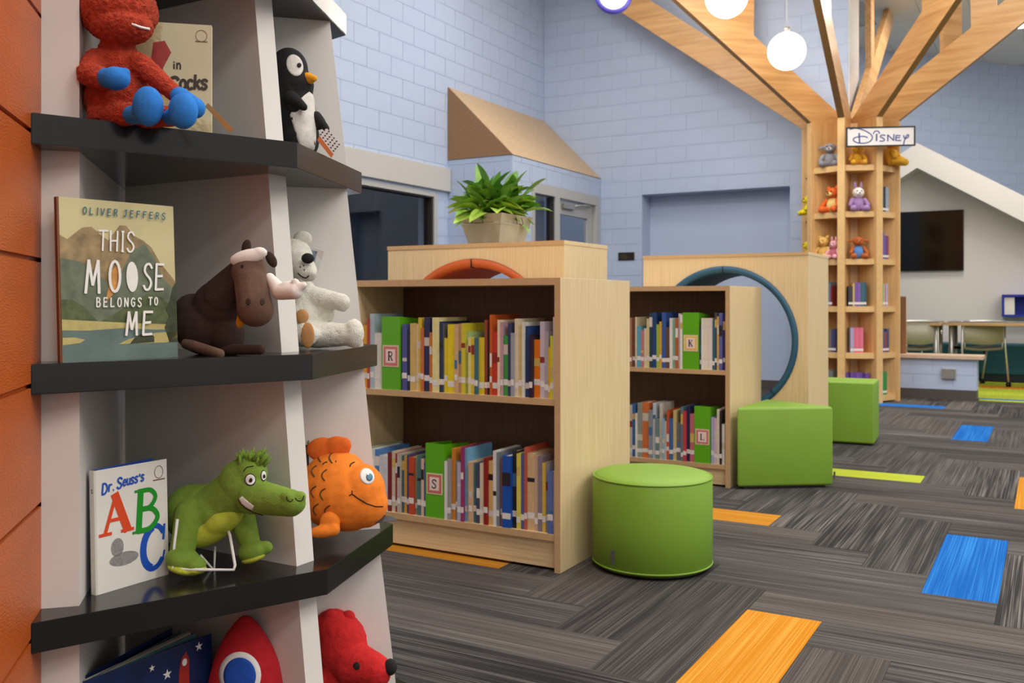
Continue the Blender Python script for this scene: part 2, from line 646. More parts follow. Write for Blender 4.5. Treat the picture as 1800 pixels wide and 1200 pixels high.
def carpet_mat(name, rgb, rgb2, streak):
    """tufted carpet plank: fine ribs and broken light streaks along the plank"""
    m = bpy.data.materials.new(name)
    m.use_nodes = True
    nt = m.node_tree
    b = nt.nodes['Principled BSDF']
    b.inputs['Roughness'].default_value = 0.95
    b.inputs['Specular IOR Level'].default_value = 0.15
    tc = nt.nodes.new('ShaderNodeTexCoord')
    oi = nt.nodes.new('ShaderNodeObjectInfo')
    mul = nt.nodes.new('ShaderNodeMath'); mul.operation = 'MULTIPLY'; mul.inputs[1].default_value = 91.0
    nt.links.new(oi.outputs['Random'], mul.inputs[0])
    cb = nt.nodes.new('ShaderNodeCombineXYZ')
    for k in range(3):
        nt.links.new(mul.outputs[0], cb.inputs[k])

    def noise(sc, det):
        mp = nt.nodes.new('ShaderNodeMapping'); mp.inputs['Scale'].default_value = sc
        nt.links.new(tc.outputs['Object'], mp.inputs['Vector'])
        nt.links.new(cb.outputs[0], mp.inputs['Location'])
        n = nt.nodes.new('ShaderNodeTexNoise'); n.inputs['Scale'].default_value = 1; n.inputs['Detail'].default_value = det
        nt.links.new(mp.outputs[0], n.inputs['Vector'])
        return n
    n1 = noise((230, 1.3, 1), 1)
    n2 = noise((30, 1.6, 1), 2)
    n3 = noise((420, 420, 420), 1)
    cr = nt.nodes.new('ShaderNodeValToRGB')
    cr.color_ramp.elements[0].position = 0.42; cr.color_ramp.elements[0].color = lin(rgb)
    cr.color_ramp.elements[1].position = 0.80; cr.color_ramp.elements[1].color = lin(rgb2)
    ad = nt.nodes.new('ShaderNodeMath'); ad.operation = 'ADD'
    sc2 = nt.nodes.new('ShaderNodeMath'); sc2.operation = 'MULTIPLY_ADD'; sc2.inputs[1].default_value = streak; sc2.inputs[2].default_value = -streak / 2
    nt.links.new(n2.outputs['Fac'], sc2.inputs[0])
    nt.links.new(n1.outputs['Fac'], ad.inputs[0]); nt.links.new(sc2.outputs[0], ad.inputs[1])
    nt.links.new(ad.outputs[0], cr.inputs[0])
    br = nt.nodes.new('ShaderNodeMapRange'); br.inputs['To Min'].default_value = 0.82; br.inputs['To Max'].default_value = 1.16
    nt.links.new(oi.outputs['Random'], br.inputs['Value'])
    mx = nt.nodes.new('ShaderNodeMixRGB'); mx.blend_type = 'MULTIPLY'; mx.inputs[0].default_value = 1
    nt.links.new(cr.outputs[0], mx.inputs[1]); nt.links.new(br.outputs[0], mx.inputs[2])
    nt.links.new(mx.outputs[0], b.inputs['Base Color'])
    # ribs
    bn = nt.nodes.new('ShaderNodeBump'); bn.inputs['Strength'].default_value = 0.5; bn.inputs['Distance'].default_value = 0.003
    ad2 = nt.nodes.new('ShaderNodeMath'); ad2.operation = 'ADD'
    nt.links.new(n1.outputs['Fac'], ad2.inputs[0]); nt.links.new(n3.outputs['Fac'], ad2.inputs[1])
    nt.links.new(ad2.outputs[0], bn.inputs['Height'])
    nt.links.new(bn.outputs[0], b.inputs['Normal'])
    MATS[name] = m
    return m


CARPET = [carpet_mat('carpet_charcoal', (53, 52, 52), (108, 104, 101), 0.5),
          carpet_mat('carpet_grey', (63, 61, 60), (108, 104, 101), 0.5),
          carpet_mat('carpet_taupe', (75, 71, 68), (117, 111, 105), 0.45),
          carpet_mat('carpet_dark', (46, 45, 46), (122, 118, 114), 0.55)]
C_BLUE = carpet_mat('carpet_blue', (8, 88, 170), (48, 134, 206), 0.2)
C_ORANGE = carpet_mat('carpet_orange', (190, 122, 24), (214, 162, 70), 0.2)
C_LIME = carpet_mat('carpet_lime', (152, 166, 40), (184, 192, 76), 0.2)

# ================================================================== THE ROOM
# ---- floor: slab plus herringbone carpet planks
floor = struct(MB().box(-7, 8, -4, 19, -0.12, -0.008).build('floor', pm('subfloor', (58, 55, 53), 0.95, var=(4, 0.05))))
W = 0.25
GX, GY = -0.4059, 3.7231
ACC = {('v', 0, 0): C_BLUE, ('v', -2, -6): C_ORANGE, ('h', -7, 3): C_ORANGE, ('h', -5, 9): C_LIME, ('v', -1, 17): C_BLUE, ('h', -6, 26): C_BLUE,
       ('v', 1, 7): C_ORANGE, ('h', -10, -2): C_ORANGE}
plank_me = MB().box(-W / 2 + .0006, W / 2 - .0006, -2 * W + .0006, 2 * W - .0006, -0.008, 0.0).mesh('carpet_plank')
plank_by = {}


def plank_mesh(mat):
    if mat.name not in plank_by:
        me = plank_me.copy(); me.materials.append(mat); plank_by[mat.name] = me
    return plank_by[mat.name]


def proj(X, Y, Z):
    d = -SN * X + CS * Y
    cx = CS * X + SN * Y
    return (900 + FPX * cx / d, HORIZON + FPX * (CAM_H - Z) / d, d) if d > 0.2 else (9e9, 9e9, d)


cand = {}
for gx in range(-26, 24):
    for gy in range(-14, 31):
        s = gx + gy
        if s % 8 < 4:
            key = ('v', gx, gy - s % 8)
        else:
            key = ('h', gx - (s % 8 - 4), gy)
        cand[key] = 1
tiles = []
for (k, x, y) in cand:
    if k == 'v':
        x0, x1, y0, y1 = GX + x * W, GX + (x + 1) * W, GY + y * W, GY + (y + 4) * W
    else:
        x0, x1, y0, y1 = GX + x * W, GX + (x + 4) * W, GY + y * W, GY + (y + 1) * W
    if y0 > 11.1 or y1 < 0.4 or x1 < -5.6:
        continue
    vis = 0
    for ax in (x0, (x0 + x1) / 2, x1):
        for ay in (y0, (y0 + y1) / 2, y1):
            q = proj(ax, ay, 0)
            if q[2] > 0.3 and 560 < q[0] < 1860 and q[1] < 1260 and not (q[0] < 640 and q[1] < 900):
                vis = 2
            elif q[2] > 0.3 and 560 < q[0] < 2900 and q[1] < 2200 and not (q[0] < 640 and q[1] < 900):
                vis = max(vis, 1)
    if vis and not (x1 < -1.75 and 3.4 < y0 and y1 < 10.9):
        tiles.append((k, x, y, (x0 + x1) / 2, (y0 + y1) / 2, vis))      # behind the bookcases nothing of the floor shows
tiles.sort(key=lambda t: (-t[5], t[3] ** 2 + t[4] ** 2))
rnd = random.Random(3)
rest = {'v': MB(), 'h': MB()}
for i, (k, x, y, mx_, my_, vis) in enumerate(tiles):
    mat = ACC.get((k, x, y)) or rnd.choice([CARPET[0], CARPET[0], CARPET[1], CARPET[1], CARPET[2], CARPET[3]])
    if i < 272 or (k, x, y) in ACC:
        o = link('carpet_plank', plank_mesh(mat), None, floor, (mx_, my_, 0))
        if k == 'h':
            o.rotation_euler = (0, 0, PI / 2)
    else:
        ux_, uy_ = (mx_, my_) if k == 'v' else (my_, -mx_)
        rest[k].box(ux_ - W / 2, ux_ + W / 2, uy_ - 2 * W, uy_ + 2 * W, -0.008, 0)
for k in rest:
    if rest[k].v:
        ro = rest[k].build('carpet_plank_field', CARPET[1], floor)
        ro.rotation_euler = (0, 0, 0 if k == 'v' else PI / 2)
        ro['kind'] = 'stuff'
# the carpet of the study nook behind the low wall
m = MB()
for j, (y0, y1) in enumerate([(11.55, 12.0), (12.0, 12.45), (12.45, 12.9), (12.9, 13.35), (13.35, 13.95)]):
    for i in range(5):
        o = MB().box(-2.2 + i, -1.202 + i, y0, y1 - .002, -0.008, 0.001).build('carpet_plank', C_ORANGE if (j == 3 and i in (1, 3)) else C_LIME, floor)
for i in range(4):
    MB().box(-.66 + i, .338 + i, 11.42, 11.548, -0.008, 0.001).build('carpet_plank', C_BLUE, floor)
    MB().box(-.66 + i, .338 + i, 11.3, 11.418, -0.008, 0.001).build('carpet_plank', C_LIME, floor)

# ---- painted block walls
block_me = {}


def block_mesh(mat):
    if mat.name not in block_me:
        bm = bmesh.new(); bmesh.ops.create_cube(bm, size=1)
        me = bpy.data.meshes.new('block'); bm.to_mesh(me); bm.free()
        me.materials.append(mat)
        block_me[mat.name] = me
    return block_me[mat.name]


def blocks(parent, org, u, length, z0, z1, mat, excl=(), bw=0.4, bh=0.2, proud=0.004, phase=0.0, zph=0.0, see=None, jt=0.005):
    """courses of blocks on the face of a wall: org + t*u, standing proud towards n"""
    ux = Vector((u[0], u[1], 0)).normalized()
    n = Vector((ux.y, -ux.x, 0))
    rz = math.atan2(ux.y, ux.x)
    row = 0
    z = z0 - zph
    while z < z1:
        off = phase + (bw / 2 if row % 2 else 0)
        t = -off
        while t < length:
            rects = [(max(t, 0), min(t + bw, length), max(z, z0), min(z + bh, z1))]
            for e in excl:
                nr = []
                for r in rects:
                    if r[1] <= e[0] or r[0] >= e[1] or r[3] <= e[2] or r[2] >= e[3]:
                        nr.append(r); continue
                    if r[0] < e[0]: nr.append((r[0], e[0], r[2], r[3]))
                    if r[1] > e[1]: nr.append((e[1], r[1], r[2], r[3]))
                    a, b = max(r[0], e[0]), min(r[1], e[1])
                    if r[2] < e[2]: nr.append((a, b, r[2], e[2]))
                    if r[3] > e[3]: nr.append((a, b, e[3], r[3]))
                rects = nr
            for r in rects:
                if r[1] - r[0] < 0.03 or r[3] - r[2] < 0.03:
                    continue
                c = Vector((org[0], org[1], 0)) + ux * ((r[0] + r[1]) / 2)
                if see:
                    q = proj(c.x, c.y, (r[2] + r[3]) / 2)
                    if not see(q):
                        continue
                o = link('block', block_mesh(mat), None, parent)
                o.location = c + n * (proud / 2) + Vector((0, 0, (r[2] + r[3]) / 2))
                o.rotation_euler = (0, 0, rz)
                o.scale = (r[1] - r[0] - jt, proud, r[3] - r[2] - jt)
            t += bw
        z += bh
        row += 1


YB = 11.18
RX0, RX1, RZ = -4.491, -2.639, 2.42
XE = -1.982
m = MB()
m.box(-6.2, RX0, YB, 11.79, 0, 5.4)
m.box(RX1, XE, YB, 11.79, 0, 5.4)
m.box(RX0, RX1, YB, 11.79, RZ, 5.4)
m.box(RX0, RX1, 11.464, 11.79, 0, RZ)
wall_back = struct(m.build('wall_back', M_BLUE))
blocks(wall_back, (-5.9, YB), (1, 0), 5.9 + XE, 0, 5.4, M_BLUE, [(RX0 + 5.9, RX1 + 5.9, 0, RZ), (0, .84, 0, 2.66)],
       see=lambda q: 930 < q[0] < 1500 and -40 < q[1] < 480)
trim_end = struct(MB().box(XE + .001, XE + .012, YB - .006, 11.79, 3.0, 5.4).build('trim_2', pm('glossy_white_corner_guard', (214, 212, 210), 0.2, bump=(8, 0.05)), None))
# recess base and wall base behind the nooks
struct(MB().box(RX0, RX1, 11.45, 11.463, 0, 0.11).build('baseboard_recess', M_VINYL))
struct(MB().box(RX1, XE, YB - .02, YB - .001, 0, 0.11).build('baseboard_back', M_VINYL))

XL = -5.904
WY0, WY1, WZ0, WZ1 = 5.4, 8.63, 0.9, 2.27
m = MB()
m.box(-6.15, XL, 3.0, WY0, 0, 5.4)
m.box(-6.15, XL, WY1, 11.18, 0, 5.4)
m.box(-6.15, XL, WY0, WY1, WZ1, 5.4)
m.box(-6.15, XL, WY0, WY1, 0, WZ0)
wall_left = struct(m.build('wall_left', M_BLUE))
XV, YV, ZV = -5.066, 8.857, 2.66
blocks(wall_left, (XL, 6.4), (0, 1), 11.17 - 6.4, 0, 5.4, M_BLUE, [(-1, WY1 - 6.4, WZ0, WZ1), (YV - 6.4, 9, 0, ZV)],
       see=lambda q: 555 < q[0] < 965 and q[1] > -40 and q[1] < 480)
# the vestibule box that stands out from the left wall
DY0, DY1, DZ = 9.30, 11.02, 2.42
m = MB()
m.box(XL, XV, YV, YV + .14, 0, ZV)
m.box(XV - .14, XV, YV + .14, DY0, 0, ZV)
m.box(XV - .14, XV, DY0, 11.18, DZ, ZV)
m.box(XV - .14, XV, DY1 + .1, 11.18, 0, DZ)
m.box(XL, XV - .14, YV + .14, 11.18, ZV - .1, ZV)
wall_v = struct(m.build('wall_vestibule', M_BLUE))
blocks(wall_v, (XL, YV), (1, 0), XV - XL, 0, ZV, M_BLUE, phase=0.18, see=lambda q: q[1] < 480)
blocks(wall_v, (XV, YV), (0, 1), 11.17 - YV, 0, ZV, M_BLUE, [(DY0 - YV, 9, 0, DZ)], see=lambda q: q[1] < 480)
# dark rooms behind the glass
m = MB()
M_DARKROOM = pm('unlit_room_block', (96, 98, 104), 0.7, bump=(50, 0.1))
m.box(-9.2, -9.0, 4.5, 11.5, 0, 3.2); m.box(-9.2, -6.15, 4.4, 4.5, 0, 3.2); m.box(-9.2, -6.15, 11.5, 11.6, 0, 3.2)
m.box(-9.2, -6.15, 4.5, 11.5, 3.1, 3.2); m.box(-9.2, -6.15, 4.5, 11.5, -.1, 0)
dark_room = struct(m.build('wall_beyond', M_DARKROOM))
blocks(dark_room, (-9.0, 7.5), (0, 1), 4.0, 0, 3.1, M_DARKROOM, see=lambda q: 600 < q[0] < 800 and q[1] < 520)

# window in the left wall
win = struct(MB().box(XL - .12, XL + .02, WY1 - .07, WY1, WZ0, WZ1).box(XL - .12, XL + .02, WY0, WY0 + .07, WZ0, WZ1)
             .box(XL - .12, XL + .02, WY0 + .07, WY1 - .07, WZ1 - .05, WZ1).box(XL - .12, XL + .02, WY0 + .07, WY1 - .07, WZ0, WZ0 + .06).build('window_1', M_GREY_TRIM))
MB().box(XL - .10, XL + .005, WY1 - .10, WY1 - .07, WZ0 + .06, WZ1 - .05).build('gasket', M_GREY_DARK, win)
MB().box(XL - .10, XL + .005, WY0 + .07, WY1 - .1, WZ1 - .065, WZ1 - .05).build('gasket', M_GREY_DARK, win)
MB().box(XL - .06, XL - .05, WY0 + .07, WY1 - .1, WZ0 + .06, WZ1 - .065).build('pane', M_GLASS, win)
struct(MB().cbox(XL + .001, XL + .05, 5.0, YV - .01, 2.30, 2.56, .006).build('trim_1', pm('concrete_lintel', (190, 188, 184), 0.6, bump=(60, 0.15))))

# glazed entrance of the vestibule: sidelight and door
sl = struct(MB().box(XV - .1, XV + .015, DY0, DY0 + .06, 0, DZ).box(XV - .1, XV + .015, 9.86, 9.98, 0, DZ).box(XV - .1, XV + .015, DY0 + .06, 9.86, 2.30, DZ)
            .box(XV - .1, XV + .015, DY0 + .06, 9.86, 0, .1).box(XV - .1, XV + .015, 9.98, DY1 + .1, 2.30, DZ).box(XV - .1, XV + .015, DY1, DY1 + .1, 0, 2.30).build('window_2', M_GREY_TRIM))
MB().box(XV - .09, XV, 9.83, 9.859, .1, 2.29).build('gasket', M_GREY_DARK, sl)
MB().box(XV - .06, XV - .05, DY0 + .06, 9.83, .1, 2.30).build('pane', M_GLASS, sl)
door = struct(MB().box(XV - .09, XV - .04, 9.99, 10.09, .01, 2.28).box(XV - .09, XV - .04, 10.86, 11.01, .01, 2.28)
              .box(XV - .09, XV - .04, 10.09, 10.86, 2.12, 2.28).box(XV - .09, XV - .04, 10.09, 10.86, .01, .22).build('door_1', M_GREY_TRIM))
MB().box(XV - .07, XV - .06, 10.09, 10.86, .22, 2.12).build('pane', M_GLASS, door)
MB().cbox(XV - .04, XV + .01, 10.12, 10.42, 2.19, 2.25, .006).tube([(XV, 10.42, 2.24), (XV + .03, 10.66, 2.27), (XV, 10.88, 2.28)], .012).build('door_closer', M_STEEL, door)
# vestibule inner back wall, pale
struct(MB().box(XL - .02, XL + .01, YV + .15, 11.17, 0, 2.55).build('wall_vestibule_inner', pm('pale_grey_paint', (150, 152, 155), 0.6, bump=(50, 0.05))))

for (lx, ly, lz, en) in ((-5.45, 10.0, 2.4, 9), (-7.4, 8.2, 2.9, 9)):  # unseen lamps added to brighten the rooms behind the glass
    ld = bpy.data.lights.new('added_inner_light', 'POINT'); ld.energy = en; ld.shadow_soft_size = .12
    lo = bpy.data.objects.new('added_inner_light', ld); lo.location = (lx, ly, lz); COL.objects.link(lo)
# sloped timber canopy on the vestibule
can = thing('canopy', 'sloped wooden canopy with triangular end on the blue vestibule', 'canopy', (XL, YV, ZV))
zc = .83
pts0 = [(.008, -.01, .004), (XV - XL + .01, -.01, .004), (.008, -.01, zc)]
m = MB(); m.hull([pts0[0], pts0[1], pts0[2]], [(p[0], .012, p[2]) for p in pts0])
m.build('end_panel', grain('canopy_end_wood', (158, 120, 82), (134, 98, 64), 'X', (4, 60, 60), 0.5), can)
a, b2 = (XV - XL + .01, .004), (.008, zc)
m = MB(); m.hull([(a[0], .012, a[1]), (b2[0], .012, b2[1]), (b2[0], .012, b2[1] - .03), (a[0] - .03, .012, a[1])],
                 [(a[0], 2.31, a[1]), (b2[0], 2.31, b2[1]), (b2[0], 2.31, b2[1] - .03), (a[0] - .03, 2.31, a[1])])
m.build('slope_panel', M_CANOPY, can)

# plaque on the blue wall
pl = thing('wall_plaque', 'small dark bronze plaque on the blue block wall', 'plaque', (-4.70, YB - .008, 1.645))
MB().cbox(-.11, .11, -.012, 0, -.05, .05, .003).build('plate', pm('dark_bronze', (58, 48, 40), 0.35, metal=0.5, bump=(60, 0.1)), pl)
m = MB()
for k in range(3):
    m.box(-.08, .0 + .02 * k, -.0135, -.0121, .015 - k * .02, .022 - k * .02)
m.build('raised_lines', pm('worn_bronze', (104, 88, 72), 0.4, metal=0.4, bump=(60, 0.1)), pl)

# ---- orange wall next to the tower, at 45 degrees to the room
A0 = Vector((-1.610, 1.049, 0))          # where the shelf tips meet the orange wall
Wd = Vector((-0.70711, 0.70711, 0))      # along the wall, away from the viewer
Nd = Vector((0.70711, 0.70711, 0))       # out of the wall
m = MB()
p0 = A0 - Wd * 1.6; p1 = A0 + Wd * 1.75
q0 = p0 - Nd * .2; q1 = p1 - Nd * .2
e = -.009
m.prism([tuple((p0 + Nd * e)[:2]), tuple((p1 + Nd * e)[:2]), tuple(q1[:2]), tuple(q0[:2])], 0, 5.4)
wall_near = struct(m.build('wall_near', M_ORANGE))
blocks(wall_near, tuple((p0 + Nd * e)[:2]), tuple(Wd[:2]), 3.35, 0, 5.4, M_ORANGE, bw=.92, bh=.2326, proud=.009, phase=.10, zph=.02, jt=.009,
       see=lambda q: q[2] > .9 and q[0] > -500 and q[1] > -350 and q[1] < 1500 and q[0] < 420)

# ---- far blue wall, ceilings, bulkhead
fa = Vector((-2.56, 15.35, 0)); fb = Vector((-.36, 17.9, 0)); fd = (fb - fa).normalized()
f0 = fa - fd * 3.5; f1 = fa + fd * 9
fn = Vector((-fd.y, fd.x, 0))
m = MB(); m.prism([tuple(f0[:2]), tuple(f1[:2]), tuple((f1 + fn * .2)[:2]), tuple((f0 + fn * .2)[:2])], 0, 5.4)
wall_far = struct(m.build('wall_far', M_BLUE))
blocks(wall_far, tuple((fa - fd * .4)[:2]), tuple(fd[:2]), 4.6, 2.2, 5.0, M_BLUE, see=lambda q: 1490 < q[0] < 1830 and q[1] < 420)
ceiling = struct(MB().box(-6.2, 8, -4, 11.5, CEIL, CEIL + .1).build('ceiling', M_CEIL))
cb_ = struct(MB().box(-6.2, 8, 11.5, 20, CEIL_BACK + .012, CEIL_BACK + .4).box(-1.98, 8, 11.5, 11.7, CEIL_BACK, CEIL + .05).build('ceiling_back', M_CEIL_GRID))
tile_me = MB().box(-.297, .297, -.597, .597, 0, .011).mesh('ceiling_tile'); tile_me.materials.append(M_CEIL)
Lx, Ly = -0.62, 14.75
for i in range(-5, 5):
    for j in range(-2, 3):
        cx_, cy_ = Lx + i * .6, Ly + j * 1.2
        if (i, j) in ((0, 0), (-3, -1)):
            continue
        q = proj(cx_, cy_, CEIL_BACK)
        if 1440 < q[0] < 1900 and -140 < q[1] < 220:
            link('ceiling_tile', tile_me, None, cb_, (cx_, cy_, CEIL_BACK))


def ceiling_light(x, y, z, label, s=.6, e=6.0, ww=None):
    t = thing('ceiling_light', label, 'ceiling light', (x, y, z), 0, 'recessed ceiling panels')
    w2 = ww or s
    m = MB(); m.box(-s / 2 - .02, s / 2 + .02, -w2 / 2 - .02, -w2 / 2, -.012, .01).box(-s / 2 - .02, s / 2 + .02, w2 / 2, w2 / 2 + .02, -.012, .01)
    m.box(-s / 2 - .02, -s / 2, -w2 / 2, w2 / 2, -.012, .01).box(s / 2, s / 2 + .02, -w2 / 2, w2 / 2, -.012, .01)
    m.build('frame', M_CEIL_GRID, t)
    MB().box(-s / 2, s / 2, -w2 / 2, w2 / 2, -.004, .01).build('diffuser', pm('lit_diffuser', (255, 252, 246), 0.5, emit=((255, 250, 240), e), var=(2, .01)), t)
    return t


ceiling_light(Lx + .12, Ly + .05, CEIL_BACK - .001, 'lit recessed ceiling panel above the white gable at the right edge', .56, 6.0, 1.1)

# ---- white gable wall with the screen, low wall, study nook
GYF, GYW = 14.2, 14.6
gz0 = 3.28
gx0 = on_y(1612, GYF)[0]
sl_r = .62
gp = [(gx0 - 2.2, 0), (gx0 + 4.4, 0), (gx0 + 4.4, gz0 - 4.4 * sl_r), (gx0, gz0), (gx0 - 2.2, gz0 - 2.2 * sl_r)]
wall_g = struct(MB().hull([(x, GYW, z) for x, z in gp], [(x, GYW + .1, z) for x, z in gp]).build('wall_gable', M_WALL_WHITE))
m = MB()
th = .345
half = 4.4
m.hull([(gx0, GYF, gz0), (gx0 - 2.2, GYF, gz0 - 2.2 * sl_r), (gx0 - 2.2, GYF, gz0 - 2.2 * sl_r - th), (gx0, GYF, gz0 - th), (gx0 + half, GYF, gz0 - half * sl_r - th), (gx0 + half, GYF, gz0 - half * sl_r)][::-1],
       [(gx0, GYW, gz0), (gx0 - 2.2, GYW, gz0 - 2.2 * sl_r), (gx0 - 2.2, GYW, gz0 - 2.2 * sl_r - th), (gx0, GYW, gz0 - th), (gx0 + half, GYW, gz0 - half * sl_r - th), (gx0 + half, GYW, gz0 - half * sl_r)][::-1])
struct(m.build('trim_gable', M_WALL_WHITE))
tvx, tvd = on_y(1694, GYW - .05)
tz1 = CAM_H + (HORIZON - 368) / FPX * tvd; tz0 = CAM_H + (HORIZON - 475) / FPX * tvd
tv = thing('wall_screen', 'large black flat television mounted on the white gable wall', 'television', (tvx - .78, GYW - .005, tz0))
MB().cbox(-.78, .78, -.05, 0, 0, tz1 - tz0, .006).build('housing', M_TVF, tv)
MB().box(-.768, .768, -.053, -.0505, .014, tz1 - tz0 - .012).build('screen', M_TVB, tv)

m = MB().box(-1.96, -.669, YB, 11.46, .11, .444)
wall_low = struct(m.build('wall_low', M_BLUE))
blocks(wall_low, (-1.9, YB), (1, 0), 1.9 - .669, .11, .444, M_BLUE, phase=.2, zph=.04)
struct(MB().box(-1.96, -.672, YB - .004, 11.46, 0, .11).build('baseboard_low', M_VINYL))
struct(MB().cbox(-1.96, -.604, YB - .05, 11.5, .444, .484, .004).build('trim_cap', pm('pinkish_wood_cap', (204, 176, 148), 0.5, var=(14, .06))))
ou = thing('wall_outlet', 'grey metal outlet plate on the low blue wall', 'outlet', (-.94, YB - .008, .285))
MB().cbox(-.068, .068, -.03, 0, -.058, .058, .005).build('cover_plate', M_STEEL, ou)
MB().box(-.03, .03, -.032, -.0301, -.035, .035).build('socket', pm('grey_socket', (132, 130, 122), 0.5, bump=(50, .05)), ou)

# teal upholstered bench behind the tables
be = thing('bench', 'dark teal upholstered bench along the gable wall behind the tables', 'bench', (.2, 13.95, 0))
M_TEAL = pm('teal_upholstery', (16, 78, 92), 0.7, bump=(160, .1))
MB().box(-1.9, 1.9, .03, .5, .005, .10).build('plinth', pm('navy_base', (18, 30, 48), 0.6, bump=(50, .05)), be)
for i in range(4):
    MB().cbox(-1.9 + i * .95 + .004, -.95 + i * .95 - .004, 0, .5, .10, .50, .02).build('seat_block', M_TEAL, be)
# blue wall cubby
cu = thing('wall_cubby', 'royal blue cubby box on the white wall at the right edge', 'cubby', (.28, GYW - .002, .86))
M_CUB = pm('royal_blue_laminate', (16, 40, 150), 0.5, bump=(40, .04))
cx0 = on_y(1761, GYW - .3)[0] - .28
for nm, bx_ in (('side_panel', (cx0, cx0 + .03)), ('side_panel', (.67, .70))):
    MB().box(bx_[0], bx_[1], -.3, 0, 0, .30).build(nm, M_CUB, cu)
MB().box(cx0 + .03, .67, -.3, 0, .27, .30).build('top_panel', M_CUB, cu)
MB().box(cx0 + .03, .67, -.3, 0, 0, .03).build('bottom_panel', M_CUB, cu)
MB().box(cx0 + .03, .67, -.02, 0, .03, .27).build('back_panel', M_CUB, cu)
MB().box(cx0 + .03, cx0 + .15, -.28, -.02, .03, .26).build('pale_liner', M_WALL_WHITE, cu)


def table(name, label, x0, x1, y0, y1, z):
    t = thing(name, label, 'table', ((x0 + x1) / 2, (y0 + y1) / 2, 0), 0, 'study tables behind the low wall')
    w, h = (x1 - x0) / 2, (y1 - y0) / 2
    MB().cbox(-w, w, -h, h, z - .035, z, .004).build('table_top', grain('table_top_wood', (206, 170, 122), (186, 148, 104), 'X', (60, 60, 2), .4), t)
    MB().box(-w + .02, w - .02, -h + .02, h - .02, z, z + .012).build('writing_surface', pm('grey_laminate_top', (128, 122, 118), .4, var=(20, .04)), t)
    for sx in (-1, 1):
        for sy in (-1, 1):
            MB().tube([(sx * (w - .06), sy * (h - .07), 0), (sx * (w - .06), sy * (h - .07), z - .035)], .028, 12).build('leg', M_STEEL, t)
    return t


table('study_table', 'left study table with wood edge behind the low blue wall', -2.35, -1.17, 12.75, 13.5, .80)
table('study_table', 'right study table with wood edge under the royal blue cubby', -1.13, .6, 12.95, 13.7, .80)

M_MESH = pm('grey_mesh_plastic', (166, 160, 144), .6, bump=(260, .6, .003), var=(140, .22))
M_SEATP = pm('olive_grey_seat', (116, 110, 88), .6, bump=(200, .3))
M_CHROME = pm('silver_tube', (206, 204, 200), .3, metal=.6, bump=(40, .03))


def chair(label, px, d, face=1.0, rz=0.0):
    p = at(px, 0, d)
    t = thing('stacking_chair', label, 'chair', (p.x, p.y, 0), YAW + rz if face > 0 else YAW + PI + rz, 'mesh chairs in the study nook')
    w = .265
    pts = []
    fs = []
    # curved back panel: near edge at y=0, seat reaches away (+y)
    n = 10
    m = MB()
    vs_ = []
    for i in range(n + 1):
        x = -w + .02 + (2 * w - .04) * i / n
        cv = -.05 * (1 - (x / w) ** 2)
        zb = .56 - .035 * (1 - (x / w) ** 2)
        vs_ += [(x, cv, .80), (x, cv, zb), (x, cv + .014, .80), (x, cv + .014, zb)]
    for i in range(n):
        a = i * 4; b = a + 4
        fs += [(a, a + 1, b + 1, b), (a + 2, b + 2, b + 3, a + 3), (a, b, b + 2, a + 2), (a + 1, a + 3, b + 3, b + 1)]
    m.add(vs_, fs, True)
    m.build('backrest', M_MESH, t)
    MB().tube([(-w, 0, .815), (-w * .5, -.038, .82), (0, -.05, .822), (w * .5, -.038, .82), (w, 0, .815)], .014).build('top_rail', M_CHROME, t)
    m = MB()
    vs_ = []; fs = []
    for i in range(n + 1):
        x = -w + .02 + (2 * w - .04) * i / n
        z = .46 + .02 * (x / w) ** 2
        for y in (.0, .02, .42, .45):
            vs_.append((x, y, z + (.01 if y in (.0, .45) else .022)))
        for y in (.0, .02, .42, .45):
            vs_.append((x, y, z - .012))
    for i in range(n):
        a = i * 8; b = a + 8
        for k in range(3):
            fs += [(a + k, b + k, b + k + 1, a + k + 1), (a + 4 + k, a + 5 + k, b + 5 + k, b + 4 + k)]
        fs += [(a, a + 4, b + 4, b), (a + 3, b + 3, b + 7, a + 7)]
    m.add(vs_, fs, True)
    m.build('seat', M_SEATP, t)
    for sx in (-1, 1):
        MB().tube([(sx * w, 0, .82), (sx * (w + .005), .0, .5), (sx * (w + .02), -.05, .06)], .013).build('leg', M_CHROME, t)
        MB().tube([(sx * (w - .02), .40, .46), (sx * (w - .05), .46, .06)], .013).build('leg', M_CHROME, t)
        MB().tube([(sx * (w - .03), .01, .64), (sx * (w - .03), .0, .50), (sx * (w - .03), .10, .46)], .010).build('back_bracket', M_CHROME, t)
        for (cx_, cy_) in ((sx * (w + .02), -.05), (sx * (w - .05), .46)):
            m = MB()
            for dx in (-.014, .014):
                m.tube([(cx_ + dx - .006, cy_, .03), (cx_ + dx + .006, cy_, .03)], .03, 14)
            m.tube([(cx_, cy_, .03), (cx_, cy_, .07)], .008, 8)
            m.build('caster', M_TVF, t)
    return t


chair('mesh-backed chair right behind the wooden tree shelf, legs hidden by low wall', 1611, 11.75)
chair('mesh-backed chair standing right of the low wall end, both casters visible', 1729, 11.75)
chair('mesh-backed chair cut off by the right edge, beyond the right table', 1812, 13.2, -1, .5)
br = thing('tilted_board', 'narrow brown wooden board standing against the right side of wooden tree shelf', 'board', tuple(at(1583, 0, 11.2)[:2]) + (.484,), YAW)
br.location = (-1.42, 11.3, .484)
MB().cbox(-.035, .035, -.012, .012, 0, .64, .01).build('panel', grain('brown_board', (132, 88, 46), (104, 64, 32), 'Z', (50, 50, 2), .5), br)
MB().tube([(.035, 0, .01), (.035, 0, .6)], .008).build('edge_trim', M_EDGE, br)

